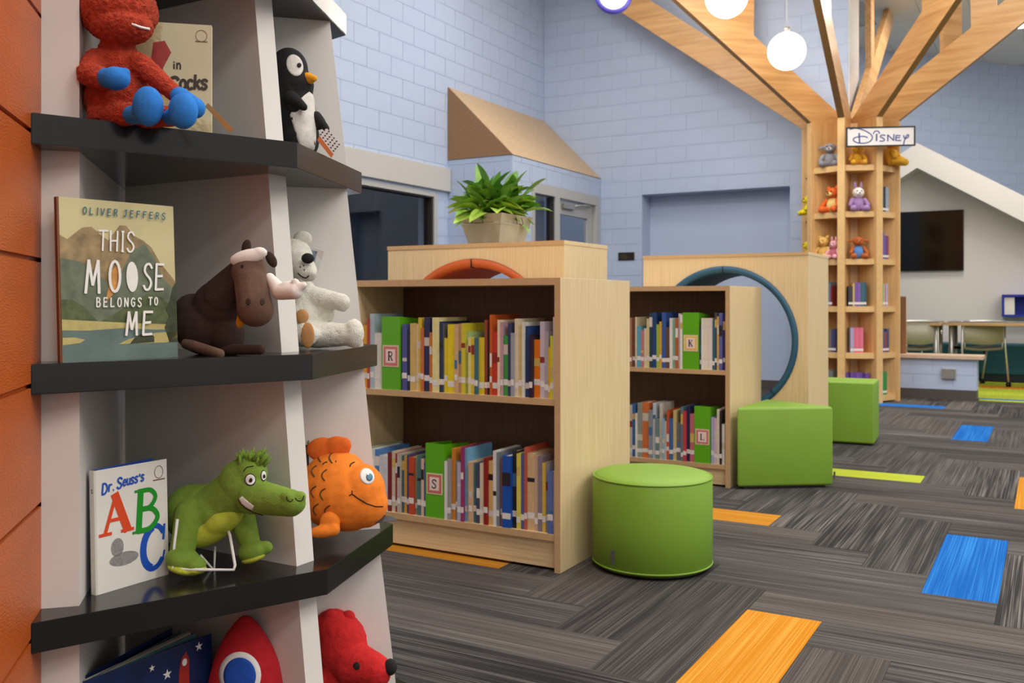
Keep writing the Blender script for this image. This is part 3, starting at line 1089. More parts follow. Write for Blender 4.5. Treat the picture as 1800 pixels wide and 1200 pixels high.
# ================================================================== THE WOODEN TREE SHELF
TC = Vector((-1.90, 10.81))
TR = 0.50
tree = thing('tree_bookshelf', 'tall octagonal wooden tree-shaped bookshelf with branches reaching to the ceiling', 'bookshelf', (TC.x, TC.y, 0))
TZ = [.016, .465, .955, 1.455, 1.955, 2.445]      # undersides of shelves
TTH = .06
stile_me = MB().box(.10, TR, -.036, .036, 0, 3.0).mesh('stile'); stile_me.materials.append(M_OAK)
edge_me = MB().box(TR, TR + .012, -.037, .037, 0, 3.0).mesh('stile_edge'); edge_me.materials.append(M_OAK_ED)
for k in range(8):
    o = link('stile', stile_me, None, tree); o.rotation_euler = (0, 0, k * PI / 4)
    e_ = link('edge_band', edge_me, None, o)
ap = TR * math.cos(PI / 8)


def sect(r0, r1, half_gap):
    """floor plan of one cubby: between two stiles, straight front"""
    a = PI / 8
    out = []
    for r, s in ((r1, -1), (r1, 1), (r0, 1), (r0, -1)):
        x = r * math.cos(a)
        y = s * (x * math.tan(a) - half_gap)
        out.append((x, y))
    return out


sec = sect(.10, TR - .012, .037 / math.cos(PI / 8))
core = sect(.10, .2, .037 / math.cos(PI / 8))
shelf_me = MB().prism(sec, 0, TTH).mesh('shelf'); shelf_me.materials.append(M_OAK_ED)
core_me = MB().prism(core, 0, 2.99).mesh('back_panel'); core_me.materials.append(M_OAK)
for k in range(8):
    o = link('back_panel', core_me, None, tree); o.rotation_euler = (0, 0, k * PI / 4 + PI / 8)
    for z in TZ:
        o = link('shelf', shelf_me, None, tree, (0, 0, z)); o.rotation_euler = (0, 0, k * PI / 4 + PI / 8)
# branches: forked planks, one above every stile
sl_ = .75
lowz = lambda r: 3.0 + (r - .5) * sl_
upz = lambda r: lowz(r) + .37
prof = [(.06, 3.0), (.5, 3.0), (3.05, lowz(3.05)), (3.05, min(upz(3.05), 5.38)), (1.44, upz(1.44)), (1.42, 5.38), (1.17, 5.38), (1.2, upz(1.2)), (.06, upz(.06) - .02)]
# split the concave outline into convex pieces
pcs = [[(.06, 3.0), (.5, 3.0), (1.2, lowz(1.2)), (1.2, upz(1.2)), (.06, upz(.06))],
       [(1.2, lowz(1.2)), (1.44, lowz(1.44)), (1.44, upz(1.44)), (1.2, upz(1.2))],
       [(1.44, lowz(1.44)), (3.05, lowz(3.05)), (3.05, 5.285), (1.44, upz(1.44))],
       [(1.2, upz(1.2)), (1.44, upz(1.44)), (1.42, 5.38), (1.17, 5.38)]]
m = MB()
for pc in pcs:
    n_ = len(pc)
    m.hull([(x, -.034, z) for x, z in pc], [(x, .034, z) for x, z in pc])
br_me = m.mesh('branch'); br_me.materials.append(M_OAK_R)
m2 = MB()
q = [(.5, 3.0), (3.05, lowz(3.05))]
m2.hull([(q[0][0], -.0345, q[0][1] - .004), (q[1][0], -.0345, q[1][1] - .004), (q[1][0], .0345, q[1][1] - .004), (q[0][0], .0345, q[0][1] - .004)],
        [(q[0][0], -.0345, q[0][1]), (q[1][0], -.0345, q[1][1]), (q[1][0], .0345, q[1][1]), (q[0][0], .0345, q[0][1])])
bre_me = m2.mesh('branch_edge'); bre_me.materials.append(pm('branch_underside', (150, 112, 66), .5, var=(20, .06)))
for k in range(8):
    if k == 3:
        continue                       # that side is taken by the block wall
    o = link('branch', br_me, None, tree); o.rotation_euler = (0, 0, k * PI / 4)
    link('edge_band', bre_me, None, o)
# black bolts on the left stile
for z in (.9, 1.42, 1.9, 2.42, 2.56):
    MB().tube([(-.30, -.034, z), (-.30, -.046, z)], .015, 10).build('bolt', M_TVF, tree)


def cubby(face, lvl, px_shift=0.0):
    """origin at the middle front of a cubby, x to the right, y inwards"""
    ang = face * PI / 4 + PI / 8
    n = Vector((math.cos(ang), math.sin(ang), 0))
    o = Vector((TC.x, TC.y, TZ[lvl] + TTH)) + n * (ap - .015)
    return o, ang + PI / 2


# faces: world angle index; 5 = towards SW, 6 = S..SE, 7 = SE..E
F_L, F_M, F_R = 5, 6, 7

# sign
so = at(1547.5, 240, 9.74)
sg = thing('sign', 'white framed name sign with blue lettering on the wooden tree shelf', 'sign', so, YAW - math.radians(7))
SW2, SH2 = .345, .103
MB().box(-SW2 + .014, SW2 - .014, -.006, .006, -SH2 + .014, SH2 - .014).build('board', pm('white_sign_board', (232, 228, 226), .5, var=(4, .02)), sg)
m = MB().box(-SW2, SW2, -.012, .01, SH2 - .014, SH2).box(-SW2, SW2, -.012, .01, -SH2, -SH2 + .014).box(-SW2, -SW2 + .014, -.012, .01, -SH2 + .014, SH2 - .014).box(SW2 - .014, SW2, -.012, .01, -SH2 + .014, SH2 - .014)
m.build('frame', M_TVF, sg)
k_ = (2 * SW2) / 870.0


def sfr(q):
    return ((q[0] - 1255) * k_, -.0068, (295 - q[1]) * k_)


m = MB()
SGN = [[(870, 192), (950, 180), (1050, 212), (1130, 262), (1152, 310), (1120, 358), (1040, 380), (950, 366), (912, 335), (930, 305), (1000, 290), (1060, 292), (1092, 308)],
       [(1165, 256), (1185, 226), (1225, 226), (1242, 256)],
       [(1312, 282), (1270, 278), (1252, 298), (1280, 315), (1304, 335), (1285, 356), (1244, 354)],
       [(1545, 288), (1552, 318), (1580, 325), (1606, 300), (1600, 280), (1578, 296), (1556, 350), (1542, 418)]]
for st in SGN:
    ribbon(m, curve(st, 5), 15, sfr)
for st, w_ in (([(985, 248), (991, 378)], 19), ([(1206, 262), (1204, 350)], 19), ([(1346, 356), (1346, 276), (1418, 350), (1424, 270)], 15),
               ([(1502, 290), (1450, 286), (1444, 350), (1510, 354)], 15), ([(1450, 318), (1496, 314)], 14)):
    ribbon(m, st, w_, sfr)
m.build('lettering', pm('blue_marker_ink', (44, 68, 132), .6, var=(60, .08)), sg)


# ================================================================== BOOKS
BOOKM = {}


def bookmat(rgb):
    k = tuple(rgb)
    if k not in BOOKM:
        BOOKM[k] = pm('book_cover_%d_%d_%d' % k, rgb, .38, var=(26, .10))
    return BOOKM[k]


def cname(c):
    import colorsys
    h, s, v = colorsys.rgb_to_hsv(*[q / 255 for q in c])
    h *= 360
    if s < .16:
        return 'black' if v < .3 else 'dark grey' if v < .5 else 'grey' if v < .72 else 'white'
    if s < .36 and v > .6 and 20 < h < 70:
        return 'cream'
    d = 'dark ' if v < .45 else 'pale ' if (s < .4 and v > .6) else ''
    nm = 'red'
    for lim, n_ in ((14, 'red'), (40, 'orange'), (68, 'yellow'), (155, 'green'), (195, 'teal'), (250, 'blue'), (290, 'purple'), (335, 'pink'), (361, 'red')):
        if h < lim:
            nm = n_
            break
    if nm == 'orange' and v < .62:
        return 'brown'
    return d + nm


def book(rgb, t, h, dep, loc, rz, label, group, tape=True, band=None, tape_z=.045, lean=0.0):
    """upright book: spine on -y, thickness along x from 0..t"""
    c = .0022
    m = MB()
    m.box(0, c, 0, dep, 0, h).box(t - c, t, 0, dep, 0, h).box(c, t - c, 0, c, 0, h)
    b = m.build('book', bookmat(rgb), None, loc)
    b.rotation_euler = (0, lean, rz)
    tag(b, label, 'book', group)
    MB().box(c, t - c, c, dep - .006, .004, h - .005).build('page_block', M_PAGES, b)
    if tape:
        MB().box(0, t, -.0006, -.0001, tape_z, tape_z + .024).build('spine_label', M_TAPE, b)
    if band is not None:
        MB().box(.0004, t - .0004, -.0005, -.0001, band[1] * h, band[2] * h).build('spine_print', bookmat(band[0]), b)
    return b


def divider(px0, px1, ytop, Y, zs, letter, where, border):
    x0, d0 = on_y(px0, Y); x1, d1 = on_y(px1, Y)
    w = x1 - x0
    h = CAM_H + (HORIZON - ytop) / FPX * d0 - zs
    t = thing('shelf_divider', 'bright green shelf divider with letter %s card %s' % (letter, where), 'shelf divider', (x0, Y - .004, zs))
    MB().box(0, w, 0, .003, 0, h).build('front_panel', M_GREEN_P, t)
    MB().hull([(w - .003, .003, 0), (w, .003, 0), (w, .2, 0), (w - .003, .2, 0)], [(w - .003, .003, h), (w, .003, h), (w, .2, h - .015), (w - .003, .2, h - .015)]).build('side_panel', M_GREEN_P, t)
    MB().hull([(0, .003, 0), (.003, .003, 0), (.003, .2, 0), (0, .2, 0)], [(0, .003, h), (.003, .003, h), (.003, .2, h - .015), (0, .2, h - .015)]).build('side_panel', M_GREEN_P, t)
    cz, s = h * .46, w * .86
    card = MB().box(w / 2 - s / 2, w / 2 + s / 2, -.0016, -.0001, cz - s * .55, cz + s * .55).build('letter_card', pm('cream_card', (226, 206, 176), .6, var=(30, .03)), t)
    card2 = MB().box(w / 2 - s * .44, w / 2 + s * .44, -.0022, -.0017, cz - s * .49, cz + s * .49).build('card_border', pm('card_border_' + border[0], border[1], .6, var=(60, .08)), card)
    MB().box(w / 2 - s * .3, w / 2 + s * .3, -.0028, -.0023, cz - s * .35, cz + s * .35).build('card_face', pm('pale_card_face', (236, 214, 206), .6, var=(30, .03)), card)
    m = MB()
    lw, lh = s * .30, s * .44
    f3 = lambda q: (w / 2 - lw / 2 + q[0] * lw, -.0034, cz - lh / 2 + q[1] * lh)
    f3s = lambda q: (q[0], -.0034, q[1])
    G2 = {'R': [([(.18, 0), (.18, 1)], .2), (curve([(.18, 1), (.7, .96), (.86, .75), (.66, .53), (.18, .5)], 4), .12), ([(.5, .5), (.88, .02)], .16), ([(0, .02), (.4, .02)], .07), ([(0, .98), (.4, .98)], .07), ([(.75, .02), (1.05, .02)], .07)],
          'S': [(S_, .15), ([(.9, 1), (.9, .75)], .07), ([(.06, 0), (.06, .26)], .07)],
          'K': [([(.18, 0), (.18, 1)], .2), ([(.9, .98), (.22, .42)], .1), ([(.4, .56), (.92, .02)], .18), ([(0, .02), (.4, .02)], .07), ([(0, .98), (.4, .98)], .07), ([(.75, .02), (1.08, .02)], .07), ([(.72, .98), (1.04, .98)], .07)],
          'L': [([(.22, 0), (.22, 1)], .2), ([(.02, .03), (.98, .03)], .08), ([(0, .98), (.46, .98)], .07), ([(.96, .02), (.96, .3)], .08)]}
    for st, w_ in G2[letter]:
        ribbon(m, [(w / 2 - lw / 2 + q[0] * lw, cz - lh / 2 + q[1] * lh) for q in st], w_ * s * .38, f3s)
    m.build('letter', M_INK, card)
    return t


def row(items, Y, zs, where, group, dep=.21):
    """items: (px0, px1, top px, colour); laid left to right on a shelf, spines at Y"""
    r = random.Random(len(where) * 7 + len(items))
    for i, (a, b, yt, c) in enumerate(items):
        x0, d0 = on_y(a, Y); x1, d1 = on_y(b, Y)
        t = max(x1 - x0 - .0006, .0065)
        h = CAM_H + (HORIZON - yt) / FPX * d0 - zs
        h = max(.15, min(h, .33))
        jy = r.uniform(-.006, .010)
        size = 'thick' if t > .022 else 'thin' if t < .011 else ''
        tall = 'tall' if h > .275 else 'short' if h < .225 else ''
        lab = ' '.join(q for q in (tall, size, cname(c), 'book,', ORD[i], 'from the left', where) if q)
        band = None
        if r.random() < .5:
            bc = r.choice([(226, 220, 208), (38, 36, 44), (206, 178, 96), (140, 46, 44), (70, 110, 150), (204, 196, 180)])
            z0 = r.uniform(.3, .75)
            band = (bc, z0, min(.96, z0 + r.uniform(.04, .2)))
        book(c, t, h, dep + r.uniform(-.02, .02), (x0, Y + jy, zs), 0, lab, group, True, band, r.uniform(.025, .055))


# ---- bookcases
def bookcase(x1, y0, w, dep, h, zmid, zlow, label):
    x0 = x1 - w
    t = thing('bookcase', label, 'bookcase', (x1, y0, 0), 0, 'low double-faced bookcases')
    th = .026
    MB().cbox(-th, 0, 0, dep, 0, h, .0015).build('side_panel', M_MAPLE, t)
    MB().box(-th, 0, -.0012, 0, 0, h).build('edge_band', M_EDGE, t)
    MB().cbox(-w, -w + th, 0, dep, 0, h, .0015).build('side_panel', M_MAPLE, t)
    MB().box(-w, -w + th, -.0012, 0, 0, h).build('edge_band', M_EDGE, t)
    MB().cbox(-w + th, -th, 0, dep, h - .028, h, .0015).build('top_panel', M_MAPLE_X, t)
    MB().box(-w + th, -th, -.0012, 0, h - .028, h).build('edge_band', M_EDGE, t)
    MB().box(-w + th, -th, dep / 2 - .008, dep / 2 + .008, .0, h - .028).build('back_panel', M_MAPLE_BACK_SHADED, t)
    for yy0, yy1, nm in ((.004, dep / 2 - .008, 0), (dep / 2 + .008, dep - .004, 1)):
        for z in (zmid, zlow):
            s = MB().box(-w + th, -th, yy0, yy1, z - .026, z).build('shelf', M_MAPLE_X, t)
            if nm == 0:
                MB().box(-w + th, -th, yy0 - .0012, yy0, z - .026, z).build('edge_band', M_EDGE, s)
    MB().box(-w + th, -th, .02, .04, .012, zlow - .026).build('plinth', M_MAPLE_X, t)
    MB().box(-w + th, -th, dep - .04, dep - .02, .012, zlow - .026).build('plinth', M_MAPLE_X, t)
    return t


def zpx(px, py, Y):
    return CAM_H + (HORIZON - py) / FPX * on_y(px, Y)[1]


B1X, B1Y, B2X, B2Y = -1.659, 3.282, -1.579, 5.263
zm1, zl1 = zpx(928, 699, B1Y), zpx(967, 939, B1Y)
zm2, zl2 = zpx(1190, 648, B2Y), zpx(1190, 810, B2Y)
bookcase(B1X, B1Y, 1.037, .70, 1.158, zm1, zl1, 'nearest low maple bookcase with R and S dividers')
bookcase(B2X, B2Y, 1.037, .67, 1.155, zm2, zl2, 'second low maple bookcase with K and L dividers')

U1 = [(637, 646, 571, (222, 164, 34)), (646, 650, 560, (176, 60, 44)), (650, 657, 545, (168, 186, 196)), (657, 671, 585, (218, 216, 208)),
      (705, 708, 580, (62, 92, 112)), (708, 716, 570, (74, 80, 146)), (716, 720, 578, (46, 40, 52)), (720, 729, 568, (206, 176, 104)), (729, 734, 570, (224, 208, 176)),
      (734, 740, 558, (216, 182, 56)), (740, 745, 576, (196, 110, 62)), (745, 755, 558, (36, 42, 84)), (755, 760, 584, (192, 112, 44)), (760, 771, 558, (226, 216, 152)),
      (771, 777, 565, (34, 54, 88)), (777, 780, 568, (86, 88, 96)), (780, 787, 594, (222, 202, 30)), (787, 800, 570, (226, 206, 26)), (800, 805, 570, (208, 172, 128)),
      (805, 811, 569, (196, 160, 118)), (811, 818, 568, (208, 196, 54)), (818, 824, 583, (172, 198, 132)), (824, 829, 593, (222, 212, 128)), (829, 835, 594, (216, 190, 50)),
      (835, 841, 593, (58, 108, 120)), (841, 850, 593, (214, 194, 48)), (850, 855, 562, (142, 72, 54)), (855, 860, 578, (30, 26, 30)), (860, 864, 547, (196, 92, 36)),
      (864, 874, 583, (196, 60, 46)), (874, 878, 562, (226, 208, 176)), (878, 883, 566, (188, 150, 158)), (883, 891, 590, (58, 150, 72)), (891, 898, 568, (54, 64, 100)),
      (898, 904, 585, (150, 158, 168)), (904, 911, 560, (220, 206, 176)), (911, 917, 572, (200, 180, 120)), (917, 922, 566, (214, 218, 204)), (922, 931, 573, (30, 66, 120)),
      (931, 937, 588, (38, 34, 56)), (937, 948, 597, (224, 122, 26)), (948, 956, 565, (196, 184, 196)), (956, 963, 583, (168, 164, 170)), (963, 967, 610, (222, 176, 44)),
      (967, 973, 590, (204, 206, 48)), (973, 980, 557, (206, 206, 198))]
U1L = [q for q in U1 if q[0] < 672]; U1R = [q for q in U1 if q[0] > 690]
row(U1L, B1Y + .012, zm1, "left of the R divider", 'books left of the R divider')
row(U1R, B1Y + .012, zm1, "right of the R divider", 'books right of the R divider')
divider(672, 704, 556, B1Y + .012, zm1, 'R', 'on the nearest bookcase top shelf', ('pink', (206, 120, 118)))
L1 = [(648, 654, 785, (152, 162, 134)), (654, 658, 788, (222, 220, 214)), (658, 666, 790, (82, 134, 194)), (666, 681, 800, (204, 204, 208)), (681, 688, 795, (122, 32, 38)),
      (688, 694, 793, (206, 190, 168)), (694, 699, 797, (170, 40, 52)), (699, 704, 797, (186, 176, 164)), (704, 709, 801, (70, 104, 112)), (709, 714, 801, (204, 152, 52)),
      (714, 719, 800, (60, 66, 110)), (719, 728, 803, (186, 72, 42)), (728, 733, 801, (150, 160, 128)), (733, 741, 801, (74, 114, 112)), (741, 746, 806, (212, 178, 160)),
      (746, 749, 812, (64, 82, 134)),
      (782, 787, 810, (222, 220, 214)), (787, 793, 806, (154, 152, 152)), (793, 800, 788, (206, 132, 46)), (800, 805, 810, (134, 140, 136)), (805, 811, 812, (176, 172, 192)),
      (811, 816, 786, (152, 52, 104)), (816, 820, 788, (122, 182, 216)), (820, 825, 812, (222, 206, 178)), (825, 831, 812, (208, 170, 130)), (831, 837, 814, (62, 112, 132)),
      (837, 843, 814, (70, 68, 96)), (843, 851, 814, (220, 206, 176)), (851, 858, 805, (142, 32, 28)), (858, 867, 810, (226, 190, 122)), (867, 873, 792, (222, 220, 216)),
      (873, 878, 795, (120, 132, 142)), (878, 884, 803, (170, 110, 74)), (884, 899, 800, (20, 82, 174)), (899, 908, 792, (40, 40, 42)), (908, 914, 797, (216, 206, 84)),
      (914, 920, 797, (84, 92, 150)), (920, 925, 785, (192, 90, 70)), (925, 938, 797, (206, 176, 132)), (938, 944, 801, (196, 166, 144)), (944, 952, 802, (132, 122, 134)),
      (952, 958, 814, (216, 182, 74)), (958, 964, 813, (140, 142, 148)), (964, 973, 827, (90, 112, 172)), (973, 980, 827, (212, 208, 202))]
row([q for q in L1 if q[0] < 750], B1Y + .012, zl1, "left of the S divider", 'books left of the S divider')
row([q for q in L1 if q[0] > 770], B1Y + .012, zl1, "right of the S divider", 'books right of the S divider')
divider(749, 781, 778, B1Y + .012, zl1, 'S', 'on the nearest bookcase bottom shelf', ('red', (202, 110, 100)))
U2 = [(1100, 1106, 560, (90, 70, 60)), (1106, 1111, 558, (160, 120, 90)), (1111, 1117, 558, (122, 76, 62)), (1117, 1120, 557, (214, 196, 160)), (1120, 1127, 573, (92, 162, 188)), (1127, 1132, 580, (184, 120, 128)), (1132, 1136, 577, (218, 204, 170)),
      (1136, 1141, 560, (214, 202, 150)), (1141, 1147, 550, (44, 74, 84)), (1147, 1154, 549, (38, 70, 114)), (1154, 1159, 570, (152, 182, 74)), (1159, 1163, 565, (214, 160, 62)),
      (1163, 1170, 541, (58, 92, 164)), (1170, 1177, 575, (96, 74, 58)), (1177, 1182, 559, (226, 222, 214)), (1182, 1187, 562, (124, 172, 150)), (1187, 1192, 560, (178, 98, 56)),
      (1192, 1196, 551, (206, 200, 204)), (1196, 1200, 553, (232, 230, 222)), (1230, 1233, 572, (60, 70, 110)), (1233, 1238, 559, (226, 224, 210)), (1238, 1245, 559, (228, 218, 196)),
      (1245, 1252, 559, (224, 212, 208)), (1252, 1256, 565, (40, 104, 120)), (1256, 1260, 546, (70, 76, 86)), (1260, 1264, 556, (230, 192, 84)), (1264, 1270, 550, (92, 98, 164)), (1270, 1274, 556, (66, 48, 108))]
row([q for q in U2 if q[0] < 1200], B2Y + .012, zm2, "left of the K divider", 'books left of the K divider')
row([q for q in U2 if q[0] > 1210], B2Y + .012, zm2, "right of the K divider", 'books right of the K divider')
divider(1200, 1229, 549, B2Y + .012, zm2, 'K', 'on the second bookcase top shelf', ('yellow', (228, 192, 96)))
L2 = [(1100, 1106, 712, (100, 110, 120)), (1106, 1111, 712, (200, 190, 180)), (1111, 1117, 710, (44, 100, 158)), (1117, 1120, 726, (222, 220, 212)), (1120, 1129, 708, (142, 148, 140)), (1129, 1140, 701, (206, 112, 54)), (1140, 1147, 720, (140, 142, 148)),
      (1147, 1152, 708, (196, 206, 216)), (1152, 1159, 735, (112, 136, 136)), (1159, 1164, 703, (202, 196, 182)), (1164, 1168, 735, (140, 180, 204)), (1168, 1172, 740, (216, 196, 186)),
      (1172, 1176, 721, (202, 84, 44)), (1176, 1183, 735, (62, 104, 164)), (1183, 1189, 721, (206, 186, 128)), (1189, 1197, 742, (108, 106, 116)), (1197, 1201, 715, (90, 124, 138)),
      (1201, 1207, 722, (192, 62, 74)), (1207, 1213, 713, (32, 32, 84)), (1213, 1221, 727, (192, 104, 114)), (1250, 1255, 733, (168, 170, 204)), (1255, 1260, 735, (206, 182, 196)),
      (1260, 1265, 719, (214, 206, 190)), (1265, 1269, 722, (40, 38, 42)), (1269, 1274, 745, (222, 222, 218))]
row([q for q in L2 if q[0] < 1222], B2Y + .012, zl2, "left of the L divider", 'books left of the L divider')
row([q for q in L2 if q[0] > 1230], B2Y + .012, zl2, "right of the L divider", 'books right of the L divider')
divider(1221, 1249, 713, B2Y + .012, zl2, 'L', 'on the second bookcase bottom shelf', ('pink', (214, 140, 140)))

# ---- books in the wooden tree
CUB = [(F_L, 2, -.02, [(.03, .26, (120, 134, 156)), (.03, .25, (110, 126, 150)), (.02, .22, (128, 40, 44))], 'left', 'fourth'),
       (F_M, 2, -.11, [(.022, .21, (58, 54, 62)), (.022, .21, (70, 64, 66)), (.018, .245, (206, 180, 100)), (.02, .25, (126, 88, 160)), (.02, .25, (120, 84, 166)), (.02, .25, (132, 92, 170)), (.02, .25, (52, 98, 112)), (.02, .25, (60, 104, 118)), (.02, .25, (44, 88, 110))], 'middle', 'fourth'),
       (F_M, 1, -.09, [(.034, .265, (166, 166, 198)), (.024, .265, (222, 108, 132)), (.024, .265, (226, 112, 138)), (.024, .265, (218, 104, 130)), (.026, .265, (226, 116, 140))], 'middle', 'fifth'),
       (F_M, 0, -.14, [(.03, .24, (106, 66, 150)), (.022, .24, (52, 34, 84)), (.03, .24, (112, 72, 156)), (.03, .24, (104, 60, 148)), (.03, .24, (118, 76, 160)), (.03, .24, (108, 66, 152)), (.03, .235, (66, 40, 104)), (.04, .235, (112, 66, 148))], 'middle', 'sixth'),
       (F_R, 4, -.08, [(.045, .27, (60, 64, 72)), (.03, .27, (30, 32, 48)), (.06, .27, (150, 166, 186))], 'right', 'second'),
       (F_R, 3, -.08, [(.045, .29, (104, 78, 150)), (.03, .25, (112, 84, 152)), (.03, .25, (96, 60, 128)), (.03, .25, (150, 60, 90))], 'right', 'third'),
       (F_R, 1, -.08, [(.05, .25, (66, 86, 130)), (.04, .22, (150, 60, 50)), (.05, .25, (60, 70, 120))], 'right', 'fifth'),
       (F_R, 0, -.08, [(.05, .24, (52, 146, 74)), (.05, .24, (46, 138, 70))], 'right', 'sixth'),
       (F_L, 1, 0, [(.025, .24, (72, 132, 84)), (.02, .24, (150, 110, 90)), (.03, .24, (72, 76, 120)), (.03, .25, (60, 60, 96))], 'left', 'fifth'),
       (F_L, 0, -.03, [(.05, .26, (150, 156, 150)), (.05, .25, (120, 126, 124))], 'left', 'sixth')]
CUB += [(F_R, 2, -.08, [(.035, .24, (40, 150, 62)), (.02, .24, (206, 196, 180)), (.02, .24, (190, 90, 80)), (.045, .24, (176, 172, 206))], 'right', 'fourth'),]


def cubby_row(face, lvl, x0, items, side, nm, tape=True):
    o, rz = cubby(face, lvl)
    ux = Vector((math.cos(rz), math.sin(rz), 0)); uy = Vector((-ux.y, ux.x, 0))
    x = x0
    for i, (t, h, c) in enumerate(items):
        p = o + ux * x + uy * .02
        book(c, t - .001, h, .14, tuple(p), rz, '%s book, %s from left, %s cubby down, %s face of tree' % (cname(c), ORD[i], nm, side),
             'books in the wooden tree shelf', tape, None, .02)
        x += t


for (fc, lv, x0, items, side, nm) in CUB:
    if items:
        cubby_row(fc, lv, x0, items, side, nm)


# ---- reading nooks with round openings
def nook(x0, x1, y0, dep, h, cx, cz, R, mat, label):
    t = thing('reading_nook', label, 'reading nook', ((x0 + x1) / 2, y0, 0))
    w = (x1 - x0) / 2
    cx -= (x0 + x1) / 2
    N = 64

    def holed(ya, yb):
        vs_ = []; fs = []
        for k in range(N):
            th = 2 * PI * k / N
            c, s = math.cos(th), math.sin(th)
            vs_.append((cx + R * c, ya, cz + R * s))
            tt = min(((w - cx) / c if c > 1e-6 else (-w - cx) / c if c < -1e-6 else 9e9), ((h - .02 - cz) / s if s > 1e-6 else -cz / s if s < -1e-6 else 9e9))
            vs_.append((cx + tt * c, ya, cz + tt * s))
        # pull the nearest outer points into the corners
        for (xx, zz) in ((-w, 0), (w, 0), (-w, h - .02), (w, h - .02)):
            best = min(range(N), key=lambda k: (Vector((vs_[2 * k + 1][0] - xx, vs_[2 * k + 1][2] - zz))).length)
            vs_[2 * best + 1] = (xx, ya, zz)
        n0 = len(vs_)
        vs_ += [(a, yb, c) for a, _, c in vs_]
        for k in range(N):
            j = (k + 1) % N
            fs.append((2 * k, 2 * k + 1, 2 * j + 1, 2 * j))
            fs.append((n0 + 2 * k, n0 + 2 * j, n0 + 2 * j + 1, n0 + 2 * k + 1))
            fs.append((2 * k, 2 * j, n0 + 2 * j, n0 + 2 * k))
            fs.append((2 * k + 1, n0 + 2 * k + 1, n0 + 2 * j + 1, 2 * j + 1))
        return MB().add(vs_, fs)
    holed(0, .022).build('front_panel', M_MAPLE, t)
    holed(dep - .022, dep).build('back_panel', M_MAPLE, t)
    MB().box(-w, -w + .022, .022, dep - .022, 0, h - .02).build('side_panel', M_MAPLE, t)
    MB().box(w - .022, w, .022, dep - .022, 0, h - .02).build('side_panel', M_MAPLE, t)
    tp = MB().cbox(-w - .002, w + .002, -.003, dep + .003, h - .02, h, .002).build('top_panel', M_MAPLE_X, t)
    MB().box(-w - .002, w + .002, -.0045, -.0031, h - .02, h).build('edge_band', M_EDGE, tp)
    # padded round lining
    vs_ = []; fs = []
    sec_ = [(R - .002, -.010), (R - .002, dep + .010), (R - .040, dep + .004), (R - .046, dep - .03), (R - .046, .03), (R - .040, -.004)]
    ns = len(sec_)
    for k in range(N):
        th = 2 * PI * k / N
        for (r, y) in sec_:
            vs_.append((cx + r * math.cos(th), y, cz + r * math.sin(th)))
    for k in range(N):
        j = (k + 1) % N
        for i in range(ns):
            i2 = (i + 1) % ns
            fs.append((k * ns + i, j * ns + i, j * ns + i2, k * ns + i2))
    pad = MB().add(vs_, fs, True).build('padded_lining', mat, t)
    seam = pm('dark_seam', (30, 30, 34), .8, var=(40, .05))
    for th in (PI / 2, -PI / 4, -3 * PI / 4):
        MB().box(-.002, .002, -.0125, dep + .012, R - .047, R - .001).build('seam', seam, pad).matrix_local = Matrix.Translation((cx, 0, cz)) @ Matrix.Rotation(-th + PI / 2, 4, 'Y')
    return t


M_PAD_O = pm('orange_vinyl_padding', (198, 92, 30), .5, bump=(150, .1), var=(8, .04))
M_PAD_T = pm('teal_vinyl_padding', (34, 84, 112), .5, bump=(150, .1), var=(8, .04))
nook(-3.043, -2.0, 3.995, .50, 1.356, -2.516, .79, .49, M_PAD_O, 'maple reading nook with orange padded round opening and the plant on top')
nook(-2.378, -1.292, 5.945, .61, 1.372, -1.829, .815, .478, M_PAD_T, 'maple reading nook with teal padded round opening behind the second bookcase')


# ---- green ottomans
def ott_mesh(poly, h, bev):
    bm = bmesh.new()
    vb = [bm.verts.new((x, y, .012)) for x, y in poly]
    f = bm.faces.new(vb[::-1])
    r = bmesh.ops.extrude_face_region(bm, geom=[f])
    for v in r['geom']:
        if isinstance(v, bmesh.types.BMVert):
            v.co.z = h
    bmesh.ops.recalc_face_normals(bm, faces=bm.faces[:])
    bmesh.ops.bevel(bm, geom=bm.edges[:], offset=bev, segments=4, profile=.5, affect='EDGES')
    me = bpy.data.meshes.new('cushion_body'); bm.to_mesh(me); bm.free()
    me.polygons.foreach_set('use_smooth', [True] * len(me.polygons))
    return me


def piping(m, poly, z, r=.004):
    m.tube([(x, y, z) for x, y in poly], r, 6, closed=True)
    return m


cyl = thing('ottoman', 'round lime green drum ottoman beside the nearest bookcase', 'ottoman', (-1.396, 3.584, 0))
R_ = .240
MB().lathe([(0, .012), (R_ - .012, .012), (R_, .022), (R_ + .001, .2), (R_, .352), (R_ - .006, .364), (R_ - .02, .372), (R_ * .7, .377), (0, .378)], seg=64).build('cushion_body', M_GREEN_V, cyl)
m = MB(); cc = [(math.cos(2 * PI * k / 64), math.sin(2 * PI * k / 64)) for k in range(64)]
piping(m, [(c[0] * (R_ - .003), c[1] * (R_ - .003)) for c in cc], .362, .0045).build('top_piping', M_GREEN_V, cyl)
piping(MB(), [(c[0] * (R_ - .001), c[1] * (R_ - .001)) for c in cc], .024, .004).build('bottom_piping', M_GREEN_V, cyl)
MB().lathe([(0, 0), (R_ - .02, 0), (R_ - .02, .012), (0, .012)], seg=48).build('base', M_TVF, cyl)
an = math.atan2(-.55, -.62) + math.radians(12)
MB().box(-.009, .009, -.0012, .0012, .045, .10).build('maker_tag', pm('grey_tag', (84, 88, 84), .6, var=(40, .05)), cyl).matrix_local = Matrix.Rotation(math.atan2(-.95, -.30) + PI / 2, 4, 'Z') @ Matrix.Translation((0, -R_ - .0022, 0))

